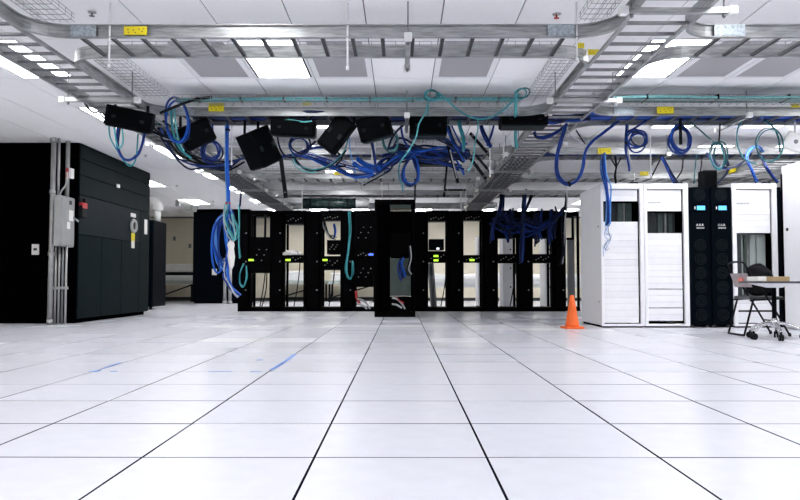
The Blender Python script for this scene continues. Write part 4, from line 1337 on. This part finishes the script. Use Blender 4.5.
# items in racks
q = at(291, 255, RY + .1)
bm = NB()
bmesh.ops.create_icosphere(bm, subdivisions=3, radius=1)
for v in bm.verts:
    v.co = Vector((v.co.x * .22, v.co.y * .16, max(v.co.z, -.3) * .07 * (1 + .5 * math.sin(v.co.x * 9) * math.cos(v.co.y * 7)) + .02)) + Vector([random.gauss(0, .006) for _ in range(3)])
bm.transform(Matrix.Translation(q))
obj('plastic_sheet', bm, 'paper', label='crumpled white plastic sheet lying in the second rack from the left', cat='plastic sheet')
x0, x1, z0, z1 = rect(429, 250, 444, 239, RY + .1)
t = thing('storage_unit', 'dark blue device with a white light in the slanting pole rack', 'device', ((x0 + x1) / 2, RY + .2, z0))
obj('body', bevbox(NB(), x0, x1, RY + .1, RY + .4, z0, z1, .005), 'navy_panel', t)
obj('status_light', box(NB(), (x0 + x1) / 2, (x0 + x1) / 2 + .06, RY + .09, RY + .1, z0 + .01, z0 + .05), 'led_white', t)
a_, b_ = at(434, 306, RY + .75), at(430.5, 263, RY + .65)
t = thing('leaning_pole', 'grey square pole leaning inside the rack right of the front rack', 'pole', (a_.x, a_.y, 0))
bm = NB()
tube(bm, [Vector((a_.x, a_.y, .03)), b_], .07, 4)
obj('pole', bm, 'steel_grey', t)
obj('end_foot', bevbox(NB(), a_.x - .09, a_.x + .09, a_.y - .09, a_.y + .09, 0, .05, .01), 'cable_black', t)
# green wrapped roll lying above the left racks
p0, p1 = at(303, 203.5, RY + .2), at(356, 203.5, RY + .2)
t = thing('wrapped_roll', 'dark green wrapped roll lying on top of the left racks', 'roll', ((p0.x + p1.x) / 2, RY + .2, ZT))
bm = NB()
tube(bm, [p0, p0.lerp(p1, .33), p0.lerp(p1, .66), p1], [.115, .12, .118, .112], 14)
obj('roll', bm, 'green_roll', t)
obj('end_cap', cyl(NB(), p1, p1 + Vector((.28, 0, 0)), .11, 14), 'white_plastic', t)
for k in (.15, .5, .85):
    m_ = p0.lerp(p1, k)
    obj('band', tube(NB(), [m_ + Vector((0, .125 * math.cos(i * math.pi / 6), .125 * math.sin(i * math.pi / 6))) for i in range(12)], .008, 4, True), 'cable_black', t)

# ------------------------------------------------------------ white racks on the right
WY = 9.87
WZ = at(620, 183.5, WY).z
WXA = at(601, 300, WY).x
WD = 1.12


def wx(px):
    return at(px, 260, WY).x


def wz(py):
    return at(640, py, WY).z


def white_rack(pa, pb, ia, ib, lab, first=False):
    xa, xb = wx(pa) + .002, wx(pb) - .002
    t = thing('white_rack', lab, 'server cabinet', ((xa + xb) / 2, WY + WD / 2, 0), 0, 'white server cabinets')
    for x0, x1 in ((xa, xa + .02), (xb - .02, xb)):
        obj('side_panel', bevbox(NB(), x0, x1, WY + .03, WY + WD, .03, WZ, .004), 'rack_white', t)
    obj('top_panel', bevbox(NB(), xa + .02, xb - .02, WY + .03, WY + WD, WZ - .03, WZ, .004), 'rack_white', t)
    obj('back_panel', bevbox(NB(), xa + .02, xb - .02, WY + WD - .02, WY + WD, .03, WZ - .03, .004), 'black_flat', t)
    obj('plinth', box(NB(), xa + .02, xb - .02, WY + .04, WY + WD - .04, 0, .03), 'black_flat', t)
    obj('front_post', bevbox(NB(), xa, wx(ia), WY, WY + .05, .02, WZ, .006), 'rack_white', t)
    obj('front_post', bevbox(NB(), wx(ib), xb, WY, WY + .05, .02, WZ, .006), 'rack_white', t)
    obj('header', bevbox(NB(), wx(ia), wx(ib), WY, WY + .05, wz(189), WZ, .005), 'rack_white', t)
    obj('sill', bevbox(NB(), wx(ia), wx(ib), WY, WY + .05, .02, wz(324), .005), 'rack_white', t)
    obj('inner_lining', box(NB(), wx(ib) - .012, wx(ib), WY + .05, WY + WD - .03, .06, wz(189)), 'black_flat', t)
    obj('inner_lining', box(NB(), xa + .02, xa + .03, WY + .05, WY + WD - .03, .06, WZ - .04), 'black_flat', t)
    q = wx(pb) - .1
    obj('cable_grommet', bevbox(NB(), q - .07, q + .04, WY + .03, WY + .12, WZ, WZ + .025, .006), 'cable_black', t)
    for zz in ((wz(226), .35) if pa < 610 else ()):
        obj('side_screw', cyl(NB(), (xa - .006, WY + .12, zz), (xa, WY + .12, zz), .014, 8), 'steel_grey', t)
    return t, xa, xb


def blanks(t, ia, ib, py0, py1, n, gaps=(), yo=.03):
    z1, z0 = wz(py0), wz(py1)
    dz = (z1 - z0) / n
    for i in range(n):
        ya = WY + yo + random.gauss(0, .002)
        g = .010 if i in gaps else .0012
        obj('blanking_panel', bevbox(NB(), wx(ia) + .006, wx(ib) - .022, ya, ya + .02, z1 - (i + 1) * dz + g, z1 - i * dz - .0005, .0012),
            random.choice(['panel_white', 'panel_white_b']), t)


def lettering(t, px0, px1, py, n=9, h=1.2):
    bm = NB()
    for i in range(n):
        xa = wx(px0 + (px1 - px0) * i / n)
        xb = wx(px0 + (px1 - px0) * (i + .62) / n)
        hh = h * (1.5 if i in (0, n - 2) else 1)
        box(bm, xa, xb, WY + .0225, WY + .024, wz(py + h / 2), wz(py - hh / 2))
    return bm


t, xa, xb = white_rack(601, 644.5, 604, 640.5, 'first white server cabinet with blue cables down its front, beside the traffic cone')
blanks(t, 604, 640.5, 189.5, 201, 2)
blanks(t, 604, 640.5, 221.5, 323, 16)
eq = thing('rack_equipment', 'dark equipment behind the opening of the first white cabinet', 'equipment', ((xa + xb) / 2, WY + .4, wz(222)))
obj('body', box(NB(), wx(604) + .02, wx(640.5) - .03, WY + .25, WY + .7, wz(222), wz(201)), 'rack_inside', eq)
for k, (u0, u1, m) in enumerate(((623, 628, 'equip_green'), (629, 630.5, 'equip_grey'), (632, 637, 'equip_green'), (614, 617, 'cable_black'))):
    obj('module', box(NB(), wx(u0), wx(u1), WY + .22, WY + .25, wz(221), wz(201.5)), m, eq)
t, xa, xb = white_rack(644.5, 689.5, 648, 684.5, 'second white server cabinet, left of the black cabinets')
blanks(t, 648, 684.5, 189.5, 211, 4, yo=.025)
blanks(t, 648, 684.5, 233, 321, 14, gaps=(8, 11))
obj('brand_lettering', lettering(t, 650, 662.5, 202.5), 'text_grey', t, label='small grey lettering')
eq = thing('rack_equipment', 'dark equipment behind the opening of the second white cabinet', 'equipment', ((xa + xb) / 2, WY + .4, wz(233)))
obj('body', box(NB(), wx(648) + .02, wx(684.5) - .03, WY + .25, WY + .7, wz(233), wz(211)), 'rack_inside', eq)
for u0, u1, m in ((664, 669, 'equip_green'), (671, 673, 'equip_grey'), (675, 679, 'equip_green')):
    obj('module', box(NB(), wx(u0), wx(u1), WY + .22, WY + .25, wz(232), wz(212)), m, eq)
t, xa, xb = white_rack(733, 778.5, 737.5, 773.5, 'third white server cabinet, behind the folding chair')
blanks(t, 737.5, 773.5, 189.5, 233, 7, yo=.025)
blanks(t, 737.5, 773.5, 312, 323, 2)
blanks(t, 737.5, 773.5, 296, 311, 2, gaps=(1,))
obj('brand_lettering', lettering(t, 738.5, 752, 203.5), 'text_grey', t, label='small grey lettering')
eq = thing('rack_equipment', 'tall grey equipment panel inside the third white cabinet', 'equipment', ((xa + xb) / 2, WY + .3, wz(296)))
obj('body', box(NB(), wx(744), wx(773), WY + .2, WY + .6, wz(296), wz(233)), 'equip_grey', eq)
for u0, u1 in ((745, 749), (750, 753), (756, 762), (763, 772)):
    obj('module', bevbox(NB(), wx(u0), wx(u1), WY + .17, WY + .2, wz(295), wz(234), .004), 'glass_grey' if u0 in (750,) else 'bench_green', eq)
obj('mesh_strip', box(NB(), wx(738.5), wx(743.5), WY + .06, WY + .1, wz(296), wz(233)), 'rack_inside', eq)

# black cabinets between
for pa, pb, lab in ((690, 711.2, 'left one of the two slim black cabinets with a blue screen'), (711.6, 732.8, 'right one of the two slim black cabinets with a blue screen')):
    xa, xb = wx(pa), wx(pb)
    t = thing('power_cabinet', lab, 'cabinet', ((xa + xb) / 2, WY + .5, 0), 0, 'slim black cabinets')
    zt = wz(187)
    obj('body', bevbox(NB(), xa, xb, WY + .03, WY + 1.05, .035, zt, .006), 'black_flat', t)
    obj('door', bevbox(NB(), xa + .004, xb - .004, WY, WY + .03, .04, zt - .005, .006), 'navy_panel', t)
    cxm = (xa + xb) / 2
    for py in (195, 245, 259, 273, 287, 301, 315):
        zc = wz(py)
        bm = NB()
        for rr in (.025, .05, .075):
            tube(bm, [(cxm + rr * math.cos(i * math.pi / 8), WY - .001, zc + rr * math.sin(i * math.pi / 8)) for i in range(16)], .006, 4, True)
        obj('fan_grille', bm, 'box_face', t)
    zc = wz(208)
    sc = obj('screen_bezel', bevbox(NB(), cxm - .08, cxm + .09, WY - .012, WY, zc - .05, zc + .055, .004), 'black_flat', t)
    obj('screen', box(NB(), cxm - .042, cxm + .068, WY - .015, WY - .012, zc - .03, zc + .03), 'screen_cyan', sc, label='lit pale blue screen')
    obj('button', box(NB(), cxm - .075, cxm - .063, WY - .015, WY - .012, zc - .018, zc + .018), 'white_plastic', sc)
    bm = NB()
    zc = wz(226)
    for i in range(3):
        xx = cxm - .05 + i * .036
        tube(bm, [(xx, WY - .003, zc), (xx + .012, WY - .003, zc + .03), (xx + .024, WY - .003, zc)], .0055, 4)
        tube(bm, [(xx + .004, WY - .003, zc + .012), (xx + .02, WY - .003, zc + .012)], .005, 4)
    for i in range(6):
        box(bm, cxm - .045 + i * .018, cxm - .034 + i * .018, WY - .004, WY, zc - .035, zc - .02)
    obj('logo', bm, 'white_plastic', t, label='small white logo')
    for xx in (xa + .04, xb - .04):
        obj('foot', lathe(NB(), [(.025, 0), (.025, .03), (.012, .04)], (xx, WY + .08, 0), 8), 'equip_grey', t)
        obj('foot', lathe(NB(), [(.025, 0), (.025, .03), (.012, .04)], (xx, WY + .95, 0), 8), 'equip_grey', t)
# small black box on top
x0, x1, z0, z1 = rect(703.5, 184.5, 717.5, 170, WY + .2)
zt = wz(187)
t = thing('junction_box', 'small black box standing on the slim black cabinets', 'box', ((x0 + x1) / 2, WY + .3, zt))
obj('body', bevbox(NB(), x0, x1, WY + .2, WY + .4, zt, z1, .006), 'cable_black', t)
obj('faceplate', bevbox(NB(), x0 + .015, x1 - .015, WY + .19, WY + .2, zt + .02, z1 - .02, .004), 'black_box', t)

# big white cabinet at right edge
BX, BY = 5.06, 9.6
zt = at(782.5, 167, BY).z
t = thing('white_cabinet', 'large plain white cabinet cut by the right edge of the picture', 'cabinet', (BX + .5, 9.1, 0))
obj('body', bevbox(NB(), BX, BX + 1.0, 8.6, BY, .03, zt, .008), 'rack_white', t)
obj('plinth', box(NB(), BX + .03, BX + .97, 8.64, BY - .03, 0, .03), 'cable_grey', t)
q = at(787, 229.5, 9.48)
obj('lock', cyl(NB(), (BX - .01, 9.48, q.z), (BX, 9.48, q.z), .022, 10), 'cable_black', t)
obj('rear_seal', box(NB(), BX - .015, BX, BY - .02, BY, .05, zt - .1), 'black_flat', t)
t = thing('cable_manager', 'black upright strip between the third white cabinet and the large white cabinet', 'cable manager', (wx(780.5), WY + .3, 0))  # dark strip filling the gap between the two cabinets
obj('channel', bevbox(NB(), wx(778.8), wx(787), WY + .12, WY + .6, 0, wz(186), .004), 'navy_panel', t)
obj('cover', bevbox(NB(), wx(779.2), wx(786.5), WY + .1, WY + .12, .05, wz(190), .004), 'navy_panel', t)

# ------------------------------------------------------------ traffic cone
c = at(572.3, 327.8, 9.72)
t = thing('traffic_cone', 'orange traffic cone standing by the first white cabinet', 'traffic cone', (c.x, 9.72, 0), math.radians(8))
obj('base', bevbox(NB(), -.125, .125, -.125, .125, 0, .028, .008, 2), 'orange', t, local=True)
obj('cone_body', lathe(NB(), [(.098, .028), (.09, .05), (.055, .26), (.028, .43), (.024, .435), (.024, .44), (.016, .445)], (0, 0, 0), 28), 'orange', t, local=True)

# ------------------------------------------------------------ folding chair
CHY = 8.5
c = at(759, 335, CHY)
t = thing('folding_chair', 'dark folding chair with a pale plastic back, tucked behind the table', 'chair', (c.x, CHY, 0), math.radians(2))
for s in (-1, 1):
    y = s * .2
    obj('leg', tube(NB(), smooth_pts([(.25, y, .012), (.12, y, .24), (-.04, y, .5), (-.2, y, .72), (-.24, y, .80)], 4), .012, 8), 'cable_black', t, local=True)
    obj('leg', tube(NB(), [(-.27, y * .92, .012), (-.16, y * .92, .40), (-.14, y * .92, .43)], .012, 8), 'cable_black', t, local=True)
    obj('seat_bracket', tube(NB(), [(-.2, y * .95, .41), (.2, y * .95, .43)], .01, 8), 'cable_black', t, local=True)
    obj('rubber_foot', lathe(NB(), [(.018, 0), (.018, .02), (.013, .04)], (.25, y, 0), 8), 'cable_black', t, local=True)
obj('rear_foot_bar', cyl(NB(), (-.27, -.19, .012), (-.27, .19, .012), .012, 8), 'cable_black', t, local=True)
obj('front_stretcher', cyl(NB(), (.16, -.2, .17), (.16, .2, .17), .009, 8), 'cable_black', t, local=True)
obj('back_top_tube', tube(NB(), smooth_pts([(-.24, -.2, .79), (-.255, -.17, .84), (-.26, 0, .855), (-.255, .17, .84), (-.24, .2, .79)], 4), .012, 8), 'cable_black', t, local=True)
bm = NB()
bevbox(bm, -.2, .2, -.185, .185, .42, .455, .014, 2)
obj('seat', bm, 'dark_top', t, local=True)
bm = NB()
n_ = 8
rows = []
for i in range(n_ + 1):
    v_ = -.19 + .38 * i / n_
    bow = -.03 * (1 - (v_ / .19) ** 2)
    rows.append([bm.verts.new((xx + bow, v_, zz)) for xx, zz in ((-.165, .56), (-.225, .72), (-.236, .72), (-.177, .56))])
for r0, r1 in zip(rows, rows[1:]):
    for k in range(4):
        bm.faces.new((r0[k], r0[(k + 1) % 4], r1[(k + 1) % 4], r1[k]))
bm.faces.new(rows[0][::-1])
bm.faces.new(rows[-1])
bmesh.ops.recalc_face_normals(bm, faces=bm.faces[:])
bk_ = obj('backrest', bm, 'chair_back', t, local=True)
bm = NB()
bevbox(bm, -.245, -.225, -.12, -.02, .61, .67, .003)
bm.transform(Matrix.Translation((-.005, 0, 0)))
obj('back_sticker', bm, 'chair_red', bk_, local=True)

# black jacket slumped over the chair
bm = NB()
bmesh.ops.create_icosphere(bm, subdivisions=4, radius=1)
rnd = random.Random(4)
c = at(757.5, 288, CHY + .02)
for v in bm.verts:
    p = v.co.copy()
    x_, y_, z_ = p.x, p.y, p.z
    # wide slab that sits on the seat, higher at its left shoulder, sagging to the right
    px_ = math.copysign(abs(x_) ** .55, x_) * .175
    py_ = y_ * .09
    top = .20 - .04 * max(0, px_ / .17) - .02 * (px_ / .17) ** 2
    pz_ = z_ * top if z_ > 0 else math.copysign(abs(z_) ** .6, z_) * .17
    fold = .010 * math.sin(26 * px_ + 9 * pz_) + .008 * math.sin(41 * pz_ + 17 * px_)
    v.co = Vector((px_ + fold * .4, py_ * (1 - .25 * max(0, z_)) + fold * (1 if py_ < 0 else -1), pz_ + fold * .4))
for f_ in bm.faces:
    f_.smooth = True
zmin = min(v.co.z for v in bm.verts)
bm.transform(Matrix.Translation((c.x + .01, CHY + .0, .455 - zmin + .002)) @ Matrix.Rotation(math.radians(10), 4, 'Z'))
obj('jacket', bm, 'cloth_black', label='black jacket slumped on the folding chair', cat='jacket')

# ------------------------------------------------------------ table with star base
TY = 7.9
cc_ = at(774.5, 320, TY)
tx0 = at(751, 283, TY).x
ztop = at(774, 281.2, TY).z
t = thing('rolling_table', 'small rolling table with thin dark top and chrome star foot at right', 'table', (cc_.x, TY, 0))
obj('top', bevbox(NB(), tx0, tx0 + 1.1, TY - .3, TY + .3, ztop - .022, ztop, .006, 2), 'dark_top', t)
bm = NB()
vs = [(-.2, -.2, ztop - .022), (.2, -.2, ztop - .022), (.2, .2, ztop - .022), (-.2, .2, ztop - .022),
      (-.05, -.06, ztop - .07), (.05, -.06, ztop - .07), (.05, .06, ztop - .07), (-.05, .06, ztop - .07)]
V = [bm.verts.new(Vector(v) + Vector((cc_.x, TY, 0))) for v in vs]
for f_ in ((0, 1, 2, 3), (7, 6, 5, 4), (0, 4, 5, 1), (1, 5, 6, 2), (2, 6, 7, 3), (3, 7, 4, 0)):
    bm.faces.new([V[i] for i in f_])
bmesh.ops.recalc_face_normals(bm, faces=bm.faces[:])
obj('underside_bracket', bm, 'frame_white', t, label='pale tapered bracket under the top')
obj('column', lathe(NB(), [(.024, .20), (.024, ztop - .06)], (cc_.x, TY, 0), 14), 'black_box', t)
obj('hub', lathe(NB(), [(.03, .13), (.05, .145), (.05, .19), (.034, .215), (.028, .23)], (cc_.x, TY, 0), 16), 'chrome', t)
for ang in (195, 255, 340, 60, 128):
    ca, sa = math.cos(math.radians(ang)), math.sin(math.radians(ang))
    R_ = .27
    bm = NB()
    tube(bm, smooth_pts([(cc_.x + ca * .03, TY + sa * .03, .175), (cc_.x + ca * .12, TY + sa * .12, .165), (cc_.x + ca * .22, TY + sa * .22, .125), (cc_.x + ca * R_, TY + sa * R_, .085)], 4), .017, 8)
    arm = obj('arm', bm, 'chrome', t)
    bm = NB()
    for s in (-1, 1):
        ctr = Vector((cc_.x + ca * R_, TY + sa * R_, .035)) + Vector((-sa, ca, 0)) * s * .014
        cyl(bm, ctr - Vector((-sa, ca, 0)) * .009, ctr + Vector((-sa, ca, 0)) * .009, .035, 14)
    cyl(bm, (cc_.x + ca * R_, TY + sa * R_, .04), (cc_.x + ca * R_, TY + sa * R_, .095), .012, 8)
    obj('caster', bm, 'cable_black', arm)
# second foot of the same long table
cx2 = cc_.x + .62
obj('column', lathe(NB(), [(.024, .20), (.024, ztop - .022)], (cx2, TY, 0), 14), 'black_box', t)
obj('hub', lathe(NB(), [(.03, .13), (.05, .145), (.05, .19), (.034, .215)], (cx2, TY, 0), 16), 'chrome', t)
for ang in (90, 270):
    sa = math.sin(math.radians(ang))
    arm = obj('arm', tube(NB(), smooth_pts([(cx2, TY + sa * .03, .175), (cx2, TY + sa * .15, .15), (cx2, TY + sa * .27, .08)], 4), .017, 8), 'chrome', t)
    obj('caster', cyl(NB(), (cx2 - .02, TY + sa * .27, .035), (cx2 + .02, TY + sa * .27, .035), .035, 14), 'cable_black', arm)
# parcel on the table
x0, x1, z0, z1 = rect(756.5, 281, 789, 276, TY - .1)
t = thing('parcel', 'flat brown cardboard parcel with a white end lying on the table', 'box', ((x0 + x1) / 2, TY, ztop))
obj('body', bevbox(NB(), x0 + .1, x1, TY - .12, TY + .12, ztop, ztop + .05, .004), 'cardboard', t)
obj('white_end', bevbox(NB(), x0, x0 + .1, TY - .12, TY + .12, ztop, ztop + .05, .004), 'paper', t)
obj('tape', box(NB(), x0 + .1, x1, TY - .02, TY + .02, ztop + .05, ztop + .051), 'chair_back', t)


# ------------------------------------------------------------ blue tape scraps on the floor
def on_floor(px, py):
    p = at(px, py, 1.0)
    k = CAM_H / (CAM_H - p.z)
    return Vector((p.x * k, k, 0))


def tape(pts, w_, lab):
    P = [on_floor(*p) for p in pts]
    bm = NB()
    prev = None
    for i, p in enumerate(P):
        d = (P[min(i + 1, len(P) - 1)] - P[max(i - 1, 0)]).normalized()
        n_ = Vector((-d.y, d.x, 0)) * w_ * random.uniform(.35, .6)
        cur = [bm.verts.new(p + n_ + Vector((0, 0, zz))) for zz in (.0012, .002)] + [bm.verts.new(p - n_ + Vector((0, 0, zz))) for zz in (.002, .0012)]
        if prev:
            for k in range(4):
                bm.faces.new((prev[k], prev[(k + 1) % 4], cur[(k + 1) % 4], cur[k]))
        else:
            bm.faces.new(cur[::-1])
        prev = cur
    bm.faces.new(prev)
    bmesh.ops.recalc_face_normals(bm, faces=bm.faces[:])
    obj('tape_scrap', bm, 'tape_blue', label=lab, cat='tape', group='blue tape scraps on the floor')


tape([(271, 370.3), (280, 365), (288, 359.5), (295, 354.5)], .028, 'longest blue tape strip along a floor joint')
tape([(91, 372), (97, 371), (101, 370.8)], .05, 'blue tape scrap at a tile corner on the left floor')
tape([(102, 369), (112, 365.5), (121, 362.5)], .018, 'blue tape strip leading from the left tile corner')
tape([(110, 371.8), (117, 371.6)], .03, 'short blue tape scrap right of the left tile corner')
tape([(257.5, 360.3), (262, 359.8)], .04, 'tiny blue tape scrap alone on a tile left of the longest strip')
tape([(208, 371.8), (222, 371.6), (232, 371.8)], .014, 'thin blue tape remnant across the floor, left piece')
tape([(250, 371.7), (262, 371.5)], .018, 'thin blue tape remnant across the floor, right piece')
